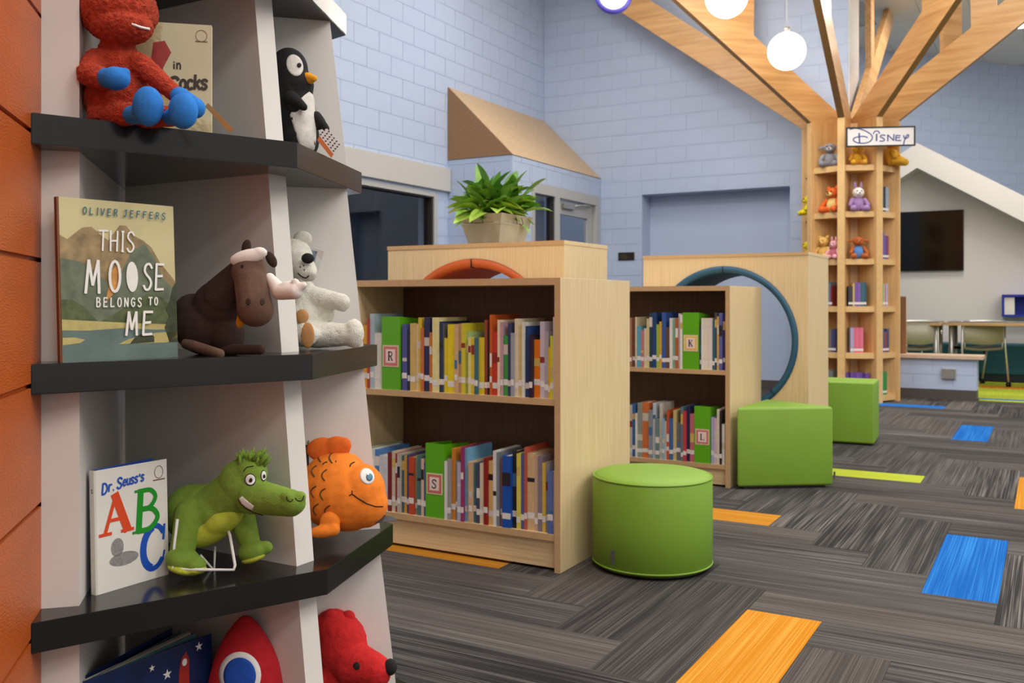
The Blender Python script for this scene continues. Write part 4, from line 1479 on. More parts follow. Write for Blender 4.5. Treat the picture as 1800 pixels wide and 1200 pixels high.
P_, Q_, A_ = Vector((-1.535, 5.243)), Vector((-1.067, 5.575)), Vector((-1.515, 5.80))
tri = thing('ottoman', 'wedge-shaped green ottoman leaning against the second bookcase side', 'ottoman', (P_.x, P_.y, 0))
me = ott_mesh([(0, 0), tuple(Q_ - P_), tuple(A_ - P_)], .465, .018)
link('cushion_body', me, M_GREEN_V, tri)
MB().prism([tuple(v) for v in (Vector((.03, .03)), (Q_ - P_) * .9 + Vector((-.0, .02)), (A_ - P_) * .92 + Vector((.01, 0)))], 0, .013).build('base', M_TVF, tri)
tg = MB().box(-.004, .004, -.011, .011, .05, .09).build('maker_tag', pm('grey_tag', (84, 88, 84)), tri)
tg.location = (Q_.x - P_.x + .0, Q_.y - P_.y + .012, 0)
cube_o = thing('ottoman', 'green cube ottoman in front of the wooden tree shelf', 'ottoman', (-1.116, 7.325, 0), math.radians(4))
link('cushion_body', ott_mesh([(-.455, 0), (0, 0), (0, .42), (-.455, .42)], .466, .016), M_GREEN_V, cube_o)
MB().box(-.43, -.025, .025, .395, 0, .013).build('base', M_TVF, cube_o)

# ================================================================== PLANT ON THE NOOK
M_ZINC = pm('galvanised_zinc', (176, 170, 154), .5, metal=.25, bump=(40, .12), var=(7, .12))
px0, dd = on_y(882, 4.05)
pt = thing('planter', 'square tapered galvanised metal planter tub with wire handles', 'planter', (px0, 4.05, 1.3575))
wt, dt, ht, tp_ = .262, .33, .152, .04


def ring(z, inset):
    return [(-wt + inset, inset, z), (-inset, inset, z), (-inset, dt - inset, z), (-wt + inset, dt - inset, z)]


m = MB()
lv = [(0, .040), (.095, .016), (.100, .010), (.106, .010), (.111, .014), (.146, .003), (.152, 0)]
vs_ = []; fs = []
for z, ins in lv:
    vs_ += ring(z, ins)
for i in range(len(lv) - 1):
    for k in range(4):
        fs.append((i * 4 + k, i * 4 + (k + 1) % 4, (i + 1) * 4 + (k + 1) % 4, (i + 1) * 4 + k))
vs_ += ring(.152, .008); vs_ += ring(.12, .02)
n0 = len(lv) * 4
for k in range(4):
    fs.append((n0 - 4 + k, n0 - 4 + (k + 1) % 4, n0 + (k + 1) % 4, n0 + k))
    fs.append((n0 + k, n0 + (k + 1) % 4, n0 + 4 + (k + 1) % 4, n0 + 4 + k))
fs.append((3, 2, 1, 0))
m.add(vs_, fs).build('tub', M_ZINC, pt)
MB().prism([(q[0], q[1]) for q in ring(.125, .02)], .118, .128).build('soil', pm('dark_soil', (40, 32, 26), .95, bump=(80, .6, .01)), pt)
for (hx, hy, ang) in ((-wt * .52, -.004, 0), (.004, dt * .5, PI / 2)):
    o = MB().tube([(-.028, 0, .14), (-.03, -.008, .115), (-.034, -.008, .104), (.034, -.008, .104), (.03, -.008, .115), (.028, 0, .14)], .0022, 6).build('handle', pm('dark_wire', (70, 60, 50), .4, metal=.6, bump=(50, .05)), pt)
    o.location = (hx, hy, 0); o.rotation_euler = (0, 0, ang)

plant = thing('potted_plant', 'bushy bright green leafy plant growing in the zinc tub', 'plant', (px0 - wt / 2, 4.05 + dt / 2, 1.3575 + .128))


def leaf_mat(name, a, b):
    m = pm(name, a, .45, var=(14, .25))
    m.node_tree.nodes['Principled BSDF'].inputs['Subsurface Weight'].default_value = 0.0
    return m


LM = [leaf_mat('leaf_mid_green', (122, 172, 58), 0), leaf_mat('leaf_bright_green', (172, 208, 84), 0), leaf_mat('leaf_deep_green', (92, 144, 48), 0)]


def leaf_mesh(L, wid, arch, mat, seed):
    r = random.Random(seed)
    n = 8
    vs_ = []; fs = []
    for i in range(n + 1):
        t = i / n
        x = L * t
        z = arch[0] * t - arch[1] * t * t
        if t < .28:
            w = .006
        else:
            s = (t - .28) / .72
            w = wid * (math.sin(PI * min(1, s * .94 + .06)) ** .65) * (1 - .2 * s)
        w = max(w, .0012)
        vs_ += [(x, -w, z + w * .35), (x, 0, z), (x, w, z + w * .35)]
    for i in range(n):
        a = i * 3
        fs += [(a, a + 3, a + 4, a + 1), (a + 1, a + 4, a + 5, a + 2)]
    me = MB().add(vs_, fs, True).mesh('leaf')
    me.materials.append(mat)
    return me


leaf_types = []
for i in range(9):
    L = [.21, .18, .22, .17, .20, .23, .17, .22, .19][i]
    leaf_types.append(leaf_mesh(L, [.040, .036, .044, .038, .040, .036, .036, .043, .036][i], ([.12, .08, .16, .06, .1, .2, .03, .12, .14][i], [.10, .10, .09, .09, .12, .06, .10, .14, .08][i]), LM[i % 3], i))
rp = random.Random(11)
for i in range(190):
    me = leaf_types[rp.randrange(9)]
    a = 2 * PI * i * .381966 + rp.uniform(-.2, .2)
    el = rp.choice([-.1, .1, .25, .4, .6, .8, 1.05])
    el += rp.uniform(-.12, .12)
    o = link('leaf', me, None, plant, (rp.uniform(-.07, .07), rp.uniform(-.10, .10), rp.uniform(0, .03)))
    o.rotation_euler = (rp.uniform(-.5, .5), -el * .75, a)
    s = rp.uniform(.85, 1.2)
    o.scale = (s, s, s)
o = link('leaf', leaf_mesh(.31, .026, (.02, .03), LM[0], 99), None, plant, (-.05, -.05, 0)); o.rotation_euler = (0, -1.35, 2.6)

# ================================================================== PENDANT LAMPS
M_CORD = pm('white_cord', (220, 220, 222), .5, bump=(40, .03))


def pendant(px, py, d, r, label, ringm=None):
    p = at(px, py, d)
    t = thing('pendant_lamp', label, 'pendant lamp', (p.x, p.y, p.z - r), 0, 'globe pendants hanging by the wooden tree')
    MB().ell((0, 0, r), r, seg=32, rings=20).build('globe', M_GLOBE, t)
    MB().tube([(0, 0, 2 * r - .005), (0, 0, 2 * r + .05)], .03, 16).build('cap', M_CHROME, t)
    MB().tube([(0, 0, 2 * r + .04), (0, 0, CEIL - (p.z - r))], .004, 8).build('cord', M_CORD, t)
    if ringm:
        pts = [(1.12 * r * math.cos(2 * PI * k / 40), -.01, r + 1.12 * r * math.sin(2 * PI * k / 40)) for k in range(40)]
        o = MB().tube(pts, .028, 12, closed=True).build('ring', ringm, t)
        o.rotation_euler = (0, 0, YAW)
        MB().tube([(0, -r - .04, .0 + .02), (.01, -r - .04, 2 * r)], .004, 6).build('wire', M_THREAD, t)
    pl_ = bpy.data.lights.new('globe_light', 'POINT'); pl_.energy = 210; pl_.color = (1.0, .93, .82); pl_.shadow_soft_size = r * 1.05
    lo_ = bpy.data.objects.new('globe_light', pl_); COL.objects.link(lo_); lo_.parent = t; lo_.location = (0, 0, r)
    pl_.use_shadow = True
    return t


pendant(1383, 90, 9.5, .19, 'glowing white globe lamp hanging lowest, left of the wooden tree top')
pendant(1277, -6, 8.6, .195, 'glowing white globe lamp cut by the top edge in front of left branches')
pendant(1078, -8, 9.6, .15, 'globe lamp inside a violet blue ring, cut by the top edge', pm('violet_blue_ring', (86, 80, 200), .35, coat=.3, bump=(20, .03)))

# ================================================================== THE DISPLAY TOWER
O0 = A0 + Wd * .58
Z_TOP = [1.835, 1.409, .950, .4775, .060]
PT = .056


def B_(l): return Vector((-1.4136 + (l - 1) * .0201, 1.5334 + (l - 1) * .0265, 0))


def C_(l): return Vector((-1.5935 + (l - 1) * .0445, 1.9777 + (l - 1) * .0099, 0))


def mir(p):
    v = p - O0
    return O0 + Nd * v.dot(Nd) - Wd * v.dot(Wd)


tower = thing('display_tower', 'half-octagonal white display tower with black shelves against the orange wall', 'display shelf', tuple(O0[:2]) + (0,))
for l in range(5):
    A1 = A0.copy()
    poly = [A1, B_(l), C_(l), mir(B_(l)), mir(A1)]
    loc = [tuple((p - O0)[:2]) for p in poly]
    bm = bmesh.new()
    vb = [bm.verts.new((x, y, 0)) for x, y in loc]
    f = bm.faces.new(vb)
    if f.normal.z < 0:
        f.normal_flip()
    r = bmesh.ops.extrude_face_region(bm, geom=[f])
    for v in r['geom']:
        if isinstance(v, bmesh.types.BMVert):
            v.co.z = PT
    bmesh.ops.recalc_face_normals(bm, faces=bm.faces[:])
    bmesh.ops.bevel(bm, geom=bm.edges[:], offset=.0015, segments=2, affect='EDGES')
    me = bpy.data.meshes.new('shelf'); bm.to_mesh(me); bm.free()
    link('shelf', me, M_BLACK, tower, (0, 0, Z_TOP[l] - PT))
FT = .056
for l in range(4):                          # cell between shelf l (above) and l+1 (below)
    zb, zt = Z_TOP[l + 1], Z_TOP[l] - PT

    def fin(dirv, side, rb, rt):
        """upright divider: dirv outwards, slab of thickness FT placed to one side"""
        d = Vector(dirv); s = Vector(side) * FT
        bot = [Vector((0, 0, zb)), d * rb + Vector((0, 0, zb)), d * rb + s + Vector((0, 0, zb)), s + Vector((0, 0, zb))]
        top = [Vector((0, 0, zt)), d * rt + Vector((0, 0, zt)), d * rt + s + Vector((0, 0, zt)), s + Vector((0, 0, zt))]
        return bot, top
    ra = .494
    specs = []
    # along the wall, near and far
    specs.append((-Wd * 1.0, Nd * (.067 / FT), ra + .1, ra + .1, Wd * .1))
    specs.append((Wd * 1.0, Nd * (.067 / FT), ra - .105, ra - .105, Wd * .105))
    # towards +X (fin between the two visible cells)
    xb = -1.447 - .0446 * (3 - (l + 1)); xt = -1.447 - .0446 * (3 - l) + .004
    yB = 1.5685
    specs.append((Vector((1, 0, 0)), Vector((0, 1, 0)), xb - O0.x, xt - O0.x, Vector((0, yB - O0.y, 0))))
    mB = mir(Vector((O0.x, yB, 0))) - O0
    specs.append((Vector((0, 1, 0)), Vector((1, 0, 0)), xb - O0.x - .17, xt - O0.x - .17, mB + Vector((0, .17, 0))))
    rc = lambda q: .693 - .0425 * (3 - q)
    specs.append((Nd * 1.0, Wd * 1.0, rc(l + 1) + .012 - .20, rc(l) + .012 - .20, -Wd * FT / 2 + Nd * .20))
    for (dv, sd, rb, rt, off) in specs:
        bot, top = fin(dv, sd, rb, rt)
        bot = [tuple(p + off) for p in bot]; top = [tuple(p + off) for p in top]
        MB().hull(bot, top).build('divider', M_WHITE, tower)
        # bright laminate edge strip on the outer end
ztp = Z_TOP


# ------------------------------------------------------------------ display books
def disp_book(name, label, pL, pR, h, thick, cover, tilt=0.0, open_=0.0, back=None, spine=None):
    """book facing the viewer: pL, pR = lower corners of the front cover (x,y,z)"""
    pL = Vector(pL); pR = Vector(pR)
    d = pR - pL; w = Vector((d.x, d.y)).length
    rz = math.atan2(d.y, d.x)
    t = thing(name, label, 'book', pL, rz)
    t.rotation_euler = (tilt, 0, rz)
    c = .0028
    fc = MB().cbox(0, w, 0, c, 0, h, .0008).build('front_cover', cover, t)
    sp = MB().cbox(-.004, .0005, .0005, thick, 0, h, .001).build('spine', spine or cover, t)
    pg = MB().box(.004, w - .004, c + .0004, thick - c - .0004, .004, h - .005).build('page_block', M_PAGES, t)
    bc = MB().cbox(0, w, thick - c, thick, 0, h, .0008).build('back_cover', back or cover, t)
    if open_:
        pg.rotation_euler = (0, 0, open_ * .6)
        bc.rotation_euler = (0, 0, open_)
    return t, w, fc


def fr_on(px_l, px_r, py_t, py_b, w, h):
    """maps photo pixels of a cover to its surface (front cover at y=0)"""
    def f3(q):
        u = (q[0] - px_l) / (px_r - px_l)
        yt = py_t[0] + (py_t[1] - py_t[0]) * u
        yb = py_b[0] + (py_b[1] - py_b[0]) * u
        return Vector((u * w, (yb - q[1]) / (yb - yt) * h))
    return f3


def printed(poly2d, f3, mat, name, parent, lay=1):
    m = MB()
    q = [f3(p) for p in poly2d]
    m.add([(p.x, -.0004 * lay, p.y) for p in q], [tuple(range(len(q)))])
    return m.build(name, mat, parent)


# painted mountain cover
M_COV1 = pm('book_cover_sky_cream', (206, 196, 146), .4, var=(12, .06))
pL = at(110, 0, 1.745); pR = at(312, 0, 1.93)
b1, w1, fc1 = disp_book('picture_book', 'landscape-painted picture book with white hand lettering beside the brown moose plush',
                        (pL.x, pL.y, Z_TOP[2]), (pR.x, pR.y, Z_TOP[2]), .311, .011, M_COV1, -.05, 0, None, pm('brown_spine', (120, 72, 40), .5, var=(60, .15)))
H1 = .311
X1 = lambda u: u * w1
Q = lambda pts: [(a * w1, b * H1) for a, b in pts]


def pr1(pts, mat, name, lay):
    m = MB(); m.add([(a * w1, -.00035 * lay, b * H1) for a, b in pts], [tuple(range(len(pts)))])
    return m.build(name, mat, fc1)


M_MT1 = pm('print_rock_ochre', (150, 128, 88), .45, var=(40, .35))
M_MT2 = pm('print_slate_green', (104, 114, 92), .45, var=(36, .3))
M_MT3 = pm('print_forest_green', (84, 96, 58), .45, var=(60, .35))
M_MT4 = pm('print_pale_shore', (186, 172, 108), .45, var=(50, .15))
M_LAKE = pm('print_lake', (96, 116, 110), .45, var=(14, .2))
M_TREE = pm('print_dark_pines', (58, 66, 40), .45, var=(70, .35))
M_ORG = pm('print_sunlit_rock', (206, 146, 72), .45, var=(40, .25))
pr1([(0, .12), (1, .12), (1, .5), (.93, .56), (.86, .62), (.78, .72), (.71, .76), (.62, .79), (.56, .85), (.5, .85), (.45, .80), (.40, .75), (.34, .78), (.26, .83), (.18, .82), (.10, .77), (.06, .745), (0, .77)], M_MT1, 'print_mountains', 1)
pr1([(0, .12), (1, .12), (1, .44), (.88, .52), (.80, .66), (.72, .74), (.6, .69), (.54, .6), (.46, .5), (.40, .47), (.3, .54), (.2, .6), (.1, .62), (0, .63)], M_MT2, 'print_slopes', 2)
pr1([(.36, .36), (.46, .44), (.49, .62), (.42, .56)], M_ORG, 'print_rock_face', 3)
pr1([(0, .1), (1, .1), (1, .30), (.86, .40), (.74, .42), (.6, .37), (.46, .30), (.3, .24), (.18, .34), (.08, .38), (0, .38)], M_MT3, 'print_hills', 3)
pr1([(0, .15), (1, .17), (1, .215), (.6, .23), (.4, .24), (0, .26)], M_MT4, 'print_shore', 4)
pr1([(0, 0), (1, 0), (1, .185), (.8, .185), (.5, .2), (.2, .19), (0, .195)], M_LAKE, 'print_lake', 5)
pr1([(1, .1), (1, .5), (.97, .46), (.94, .38), (.90, .32), (.93, .27), (.88, .2), (.92, .1)], M_TREE, 'print_pines', 6)
pr1([(.46, .10), (.9, .10), (1, .13), (1, .17), (.8, .165), (.55, .13)], M_MT4, 'print_sandbank', 6)
pr1([(.56, .10), (.6, .135), (.66, .16), (.74, .17), (.78, .14), (.78, .105)], M_TREE, 'print_rocks', 7)
pr1([(0, .105), (.14, .115), (.18, .135), (.1, .15), (0, .15)], M_MT4, 'print_spit', 6)
M_WINK = pm('white_print', (240, 238, 232), .5, var=(60, .03))
M_TINK = pm('teal_print', (48, 104, 122), .5, var=(60, .06))
fl = lambda q: (q[0], -.0026, q[1])
m = MB()
word(m, 'THIS', .31 * w1, .685 * H1, .125 * H1, .56, .0036, fl, .45, .05)
word(m, 'M', .19 * w1, .42 * H1, .20 * H1, .5, .0056, fl, .44, .06)
word(m, 'O', .385 * w1, .43 * H1, .19 * H1, .5, .0056, fl, .42, .03)
flat(m, [(.595 * w1 + .052 * w1 * math.cos(2 * PI * k / 24), .525 * H1 + .097 * H1 * math.sin(2 * PI * k / 24)) for k in range(24)], fl)
word(m, 'SE', .685 * w1, .445 * H1, .165 * H1, .5, .0048, fl, .40, .06)
word(m, 'BELONGS', .275 * w1, .335 * H1, .055 * H1, .82, .0026, fl, .5, .04)
word(m, 'TO', .73 * w1, .345 * H1, .048 * H1, .82, .0026, fl, .5, .04)
word(m, 'ME', .52 * w1, .155 * H1, .145 * H1, .74, .0050, fl, .5, .08)
m.build('title_lettering', M_WINK, fc1)
m = MB()
word(m, 'OLIVER', .185 * w1, .905 * H1, .042 * H1, 1.02, .0021, fl, .6, .1)
word(m, 'JEFFERS', .525 * w1, .905 * H1, .042 * H1, 1.05, .0021, fl, .6, .1)
m.build('author_lettering', M_TINK, fc1)

# alphabet book
M_COV2 = pm('book_cover_white', (230, 226, 218), .35, var=(8, .015))
pL = at(172, 0, 1.875); pR = at(297, 0, 2.02)
H2 = .248
b2_, w2, fc2 = disp_book('picture_book', 'white alphabet picture book with big red, green and blue letters', (pL.x, pL.y, Z_TOP[3]), (pR.x, pR.y, Z_TOP[3]), H2, .016, M_COV2, -.03, .16,
                         pm('blue_back_cover', (34, 74, 168), .4, var=(20, .05)), pm('white_spine', (214, 208, 196), .4, var=(20, .02)))
fl2 = lambda q: (q[0], -.0008, q[1])


def letter2(strokes, x, y, ww, hh, mat, name, thick, slant=.0, skew=0.0):
    m = MB()
    for st, k in strokes:
        ribbon(m, [(x + q[0] * ww + q[1] * slant * ww, y + q[1] * hh + q[0] * skew) for q in st], thick * k, fl2)
    return m.build(name, mat, fc2)


SER_A = [([(.12, .02), (.48, .98)], .5), ([(.46, .98), (.88, .02)], 1.15), ([(.24, .34), (.70, .34)], .45), ([(-.06, .0), (.32, .0)], .4), ([(.68, .0), (1.08, .0)], .4)]
SER_B = [([(.2, 0), (.2, 1)], 1.1), (curve([(.2, .99), (.62, .97), (.84, .78), (.62, .56), (.2, .53)], 5), .75), (curve([(.2, .53), (.7, .51), (.98, .27), (.68, .03), (.2, .01)], 5), .85), ([(-.04, 0), (.4, 0)], .4), ([(-.04, 1), (.4, 1)], .4)]
SER_C = [(oval(.52, .5, .46, .5, 40, 320), .9), (oval(.60, .5, .46, .46, 110, 250), .8), ([(.92, .98), (.90, .64)], .45), ([(.96, .36), (.90, .14)], .35)]
letter2(SER_A, .06 * w2, .47 * H2, .40 * w2, .31 * H2, pm('red_print', (222, 72, 28), .45, var=(60, .03)), 'letter_red', .016, .02, -.0)
letter2(SER_B, .50 * w2, .43 * H2, .34 * w2, .34 * H2, pm('green_print', (24, 146, 34), .45, var=(60, .03)), 'letter_green', .013, .12)
letter2(SER_C, .575 * w2, .09 * H2, .36 * w2, .36 * H2, pm('blue_print', (24, 80, 186), .45, var=(60, .03)), 'letter_blue', .0125, .10)
m = MB()
x_ = word(m, 'D', .07 * w2, .80 * H2, .085 * H2, .72, .0040, fl2, .62, .1, .06)
x_ = word(m, 'r.', x_, .815 * H2, .055 * H2, .70, .0036, fl2, .6, .1, .06)
x_ = word(m, 'S', x_ + .004, .825 * H2, .085 * H2, .66, .0040, fl2, .6, .1, .06)
word(m, "euss's", x_, .838 * H2, .052 * H2, .72, .0034, fl2, .62, .1, .05)
m.build('author_lettering', pm('blue_print', (24, 80, 186)), fc2)
M_GREYP = pm('grey_print', (142, 140, 138), .5, var=(120, .22))
for (cx_, cy_, rx_, ry_) in ((.36, .24, .20, .055), (.27, .345, .085, .075)):
    m = MB(); flat(m, [(cx_ * w2 + rx_ * w2 * math.cos(2 * PI * k / 28), cy_ * H2 + ry_ * H2 * math.sin(2 * PI * k / 28)) for k in range(28)], fl2)
    m.build('grey_patch', M_GREYP, fc2)
m = MB(); ribbon(m, [(.875 * w2 + .062 * w2 * math.cos(2 * PI * k / 24), .90 * H2 + .052 * H2 * math.sin(2 * PI * k / 24)) for k in range(25)], .0011, fl2)
ribbon(m, [(.79 * w2, .835 * H2), (.96 * w2, .835 * H2)], .0022, fl2)
m.build('emblem', pm('brown_print', (112, 72, 62), .5, var=(60, .05)), fc2)
m = MB(); word(m, '2', -.0035, .82 * H2, .022 * H2 * 1.4, .5, .0010, lambda q: (-.0046, .004 + (q[0] + .0035) * 1.2, q[1]), .6)
m.build('spine_number', M_INK, b2_)

# foil book behind the red plush
M_FOIL = pm('gold_foil_cover', (206, 196, 152), .30, metal=.35, bump=(55, .45, .004), var=(30, .12))
M_FOILS = pm('cream_cover', (210, 204, 168), .38, var=(10, .03))
pL = at(228, 0, 1.955); pR = at(372, 0, 1.99)
H3 = .242
b3, w3, fc3 = disp_book('picture_book', 'cream and gold foil book behind the red plush toy', (pL.x, pL.y, Z_TOP[1]), (pR.x, pR.y, Z_TOP[1]), H3, .014, M_FOILS, -.02)
fl3 = lambda q: (q[0], -.0008, q[1])
f3b = lambda q: (q[0], -.0005, q[1])
m = MB(); flat(m, [(0, 0), (w3, 0), (w3, .15 * H3), (.6 * w3, .2 * H3), (.42 * w3, .55 * H3), (.36 * w3, .75 * H3), (.40 * w3, H3), (0, H3)], f3b)
m.build('foil_area', M_FOIL, fc3)
m = MB(); flat(m, [(.10 * w3, .20 * H3), (.42 * w3, .20 * H3), (.36 * w3, .45 * H3), (.40 * w3, .6 * H3), (.5 * w3, .74 * H3), (.42 * w3, .84 * H3), (.28 * w3, .82 * H3), (.24 * w3, .6 * H3), (.14 * w3, .45 * H3)], lambda q: (q[0], -.0006, q[1]))
m.build('red_patch', pm('red_foil_patch', (168, 62, 56), .4, bump=(55, .3), var=(40, .15)), fc3)
M_DKINK = pm('dark_brown_print', (58, 50, 48), .5, var=(60, .05))
m = MB()
word(m, 'in', .52 * w3, .60 * H3, .05 * H3, 1.0, .0032, fl3, .75)
x_ = word(m, 'S', .465 * w3, .40 * H3, .125 * H3, .74, .0068, fl3, .66, .1)
word(m, 'ocks', x_, .425 * H3, .08 * H3, .74, .0058, fl3, .68, .06, .04)
m.build('title_lettering', M_DKINK, fc3)
m = MB(); ribbon(m, [(.87 * w3 + .07 * w3 * math.cos(2 * PI * k / 24), .90 * H3 + .05 * H3 * math.sin(2 * PI * k / 24)) for k in range(25)], .0011, fl3)
ribbon(m, [(.80 * w3, .85 * H3), (.94 * w3, .85 * H3)], .002, fl3)
m.build('emblem', pm('brown_print', (112, 72, 62)), fc3)

# night sky book on the lowest shelf
M_NAVY = pm('book_cover_navy', (18, 38, 82), .35, var=(14, .35))
pL = at(148, 0, 1.84); pR = at(375, 0, 2.11)
H4 = .258
b4, w4, fc4 = disp_book('picture_book', 'navy blue night-sky picture book with stars beside the red rocket cushion', (pL.x, pL.y, Z_TOP[4]), (pR.x, pR.y, Z_TOP[4]), H4, .020, M_NAVY, -.02, .30, M_NAVY)
fl4 = lambda q: (q[0], -.0008, q[1])


def star(m, x, y, r, f, sx=1.0):
    pts = []
    for k in range(10):
        a = PI / 2 + k * PI / 5
        rr = r if k % 2 == 0 else r * .38
        pts.append(Vector((x + rr * sx * math.cos(a), y + rr * math.sin(a))))
    c = Vector((x, y))
    m.add([f(c)] + [f(p) for p in pts], [(0, 1 + k, 1 + (k + 1) % 10) for k in range(10)])


for (x, y, r) in ((.50, .90, .008), (.885, .93, .011), (.26, .80, .012), (.62, .80, .012), (.14, .62, .009), (.75, .62, .008), (.4, .6, .01)):
    m = MB(); star(m, x * w4, y * H4, r, fl4); m.build('printed_star', M_WINK, fc4)
m = MB(); flat(m, [(.71 * w4, .62 * H4), (.80 * w4, .62 * H4), (.80 * w4, .86 * H4), (.775 * w4, .93 * H4), (.735 * w4, .88 * H4), (.715 * w4, .78 * H4)], fl4)
rk = m.build('printed_rocket', pm('red_print_dark', (170, 44, 32), .45, var=(40, .15)), fc4)
m = MB(); flat(m, [(.762 * w4 + .016 * math.cos(2 * PI * k / 16) * .4, .845 * H4 + .016 * math.sin(2 * PI * k / 16) * .5) for k in range(16)], lambda q: (q[0], -.0011, q[1]))
m.build('printed_window', M_WINK, rk)
for k, (a_, c_) in enumerate(((.12, (96, 150, 160)), (.2, (150, 150, 148)), (.26, (60, 90, 110)))):
    o = MB().box(.003, w4 - .006, 0, .0012, .003, H4 - .004).build('loose_page', pm('page_%d' % k, c_, .6, var=(30, .05)), b4, (0, .004, 0)); o.rotation_euler = (0, 0, a_)

# slim black book beside the fish
bk = at(531, 0, 2.30)
book((34, 32, 34), .016, .235, .10, (bk.x, bk.y, Z_TOP[3]), YAW + .2, 'slim black book upright between the white divider and orange fish', 'tower books', False)

# ------------------------------------------------------------------ plush toys
FZ = lambda n, c, b=.5: pm(n, c, .9, bump=(420, b, .004), var=(60, .10), sheen=.5, sheen_tint=c)
M_RED = pm('red_orange_plush', (188, 58, 30), .95, bump=(300, 1.0, .008), var=(90, .22), sheen=.4, sheen_tint=(220, 120, 90))
M_BLU = FZ('blue_velour', (36, 122, 206), .25)
M_BRN = FZ('dark_brown_plush', (54, 34, 26), .5)
M_BRN2 = pm('mid_brown_plush', (96, 70, 56), .9, bump=(420, .5, .004), var=(30, .2), sheen=.3, sheen_tint=(150, 120, 100))
M_CREAM = pm('cream_felt', (232, 224, 216), .85, bump=(300, .15), var=(40, .03))
M_CROC = FZ('green_plush', (118, 148, 50), .6)
M_CROC2 = FZ('lime_plush', (176, 186, 58), .3)
M_FISH = FZ('orange_plush', (240, 130, 34), .25)
M_FISH2 = FZ('deep_orange_plush', (226, 104, 26), .25)
M_PENB = FZ('black_plush', (22, 21, 23), .3)
M_PENW = FZ('white_plush', (224, 220, 212), .4)
M_BEARW = FZ('polar_white_plush', (228, 225, 212), .9)
M_TAN = FZ('tan_satin', (186, 134, 82), .15)
M_BEAK = FZ('yellow_orange_plush', (236, 160, 30), .2)
M_RKT = FZ('crimson_plush', (184, 22, 34), .35)
M_RDOG = FZ('bright_red_plush', (206, 30, 30), .7)
M_RBLU = FZ('royal_blue_felt', (22, 74, 170), .15)
M_IRIS = pm('blue_grey_thread', (70, 120, 146), .6, bump=(200, .2))
M_YEL = FZ('yellow_felt', (222, 152, 34), .2)
V = .0038

# red plush with blue hands and feet
fr = Px(212, Z_TOP[1], 1.865)
t = thing('plush_toy', 'red furry plush toy with blue hands and feet sitting on the top shelf', 'plush toy', (fr.loc.x, fr.loc.y, Z_TOP[1]), YAW, 'plush toys on the display tower')
g = fr.p
m = MB()
m.ell(g(208, 172, 0), fr.r(60, 50, 58)).ell(g(210, 125, 0), fr.r(46, 38, 45)).ell(g(206, 92, 0), fr.r(34, 30, 30))
m.ell(g(208, 20, -6), fr.r(68, 60, 56)).ell(g(214, 48, -24), fr.r(54, 44, 30))
m.cap(g(170, 108, -20), g(158, 130, -48), fr.r(23), fr.r(22)).cap(g(158, 130, -48), g(182, 139, -68), fr.r(22), fr.r(18))
m.cap(g(245, 112, -14), g(312, 168, -40), fr.r(20), fr.r(14))
m.cap(g(178, 203, -24), g(230, 200, -58), fr.r(24), fr.r(19)).cap(g(240, 203, -20), g(300, 205, -50), fr.r(23), fr.r(17))
body = soft('body', m, M_RED, t, V * .8, 5, (.007, .006))
m = MB(); m.ell(g(203, 138, -82), fr.r(25, 20, 20)).ell(g(186, 137, -76), fr.r(14, 16, 17)).ell(g(219, 127, -82), fr.r(10, 8, 8))
soft('hand', m, M_BLU, t, .003)
m = MB(); m.cap(g(316, 170, -44), g(343, 190, -52), fr.r(17), fr.r(18))
soft('hand', m, M_BLU, t, .003)
m = MB(); m.ell(g(260, 187, -92), fr.r(26, 20, 34)).cap(g(232, 202, -66), g(250, 200, -84), fr.r(16), fr.r(17))
soft('foot', m, M_BLU, t, .003)
m = MB(); m.ell(g(322, 195, -82), fr.r(25, 20, 31)).cap(g(298, 206, -54), g(312, 204, -74), fr.r(14), fr.r(16))
soft('foot', m, M_BLU, t, .003)
bv = bvh_of(body)
stitch(fr, bv, [(231, 42), (247, 48), (262, 51)], 2.2, M_WHITE_F, 'mouth', t)
tagm = pm('hang_tag_blue_grey', (112, 116, 152), .4, var=(20, .1))
MB().plate([(0, 0), (44, 46), (36, 50), (-6, 6)], (0, 0, 0), (fr.u, 0, 0), (0, 0, -fr.u), .0012).build('hang_tag', pm('gold_tag', (176, 140, 84), .35, metal=.3, var=(20, .1)), t, tuple(g(366, 181, -40)))

# moose
fr = Px(400, Z_TOP[2], 2.03)
t = thing('plush_toy', 'dark brown moose plush with cream antlers beside the landscape book', 'plush toy', (fr.loc.x, fr.loc.y, Z_TOP[2]), YAW, 'plush toys on the display tower')
g = fr.p
m = MB()
m.ell(g(362, 572, 12), fr.r(58, 44, 52)).ell(g(385, 540, 5), fr.r(48, 40, 48)).cap(g(392, 525, 0), g(425, 485, -12), fr.r(40), fr.r(30)).ell(g(400, 590, 0), fr.r(30, 36, 36)).ell(g(340, 545, 15), fr.r(34, 34, 30))
soft('body', m, M_BRN, t, V, 6)
m = MB()
m.ell(g(438, 478, -30), fr.r(31, 28, 34)).cap(g(440, 490, -36), g(448, 540, -52), fr.r(29), fr.r(31)).ell(g(449, 545, -54), fr.r(32, 28, 29))
hd = soft('head', m, M_BRN2, t, V, 6)
for (x, y, r_) in ((433, 436, .15), (477, 456, -.5)):
    m = MB(); m.ell(g(x, y, -12), fr.r(9, 6, 16), (0, r_, 0)); soft('ear', m, M_BRN, t, .0028, 3)
m = MB(); m.ell(g(436, 451, -44), fr.r(33, 11, 13), (0, -.22, 0)).ell(g(456, 444, -44), fr.r(14, 9, 10)).ell(g(418, 458, -42), fr.r(14, 9, 10))
soft('antler', m, M_CREAM, t, .0028, 4)
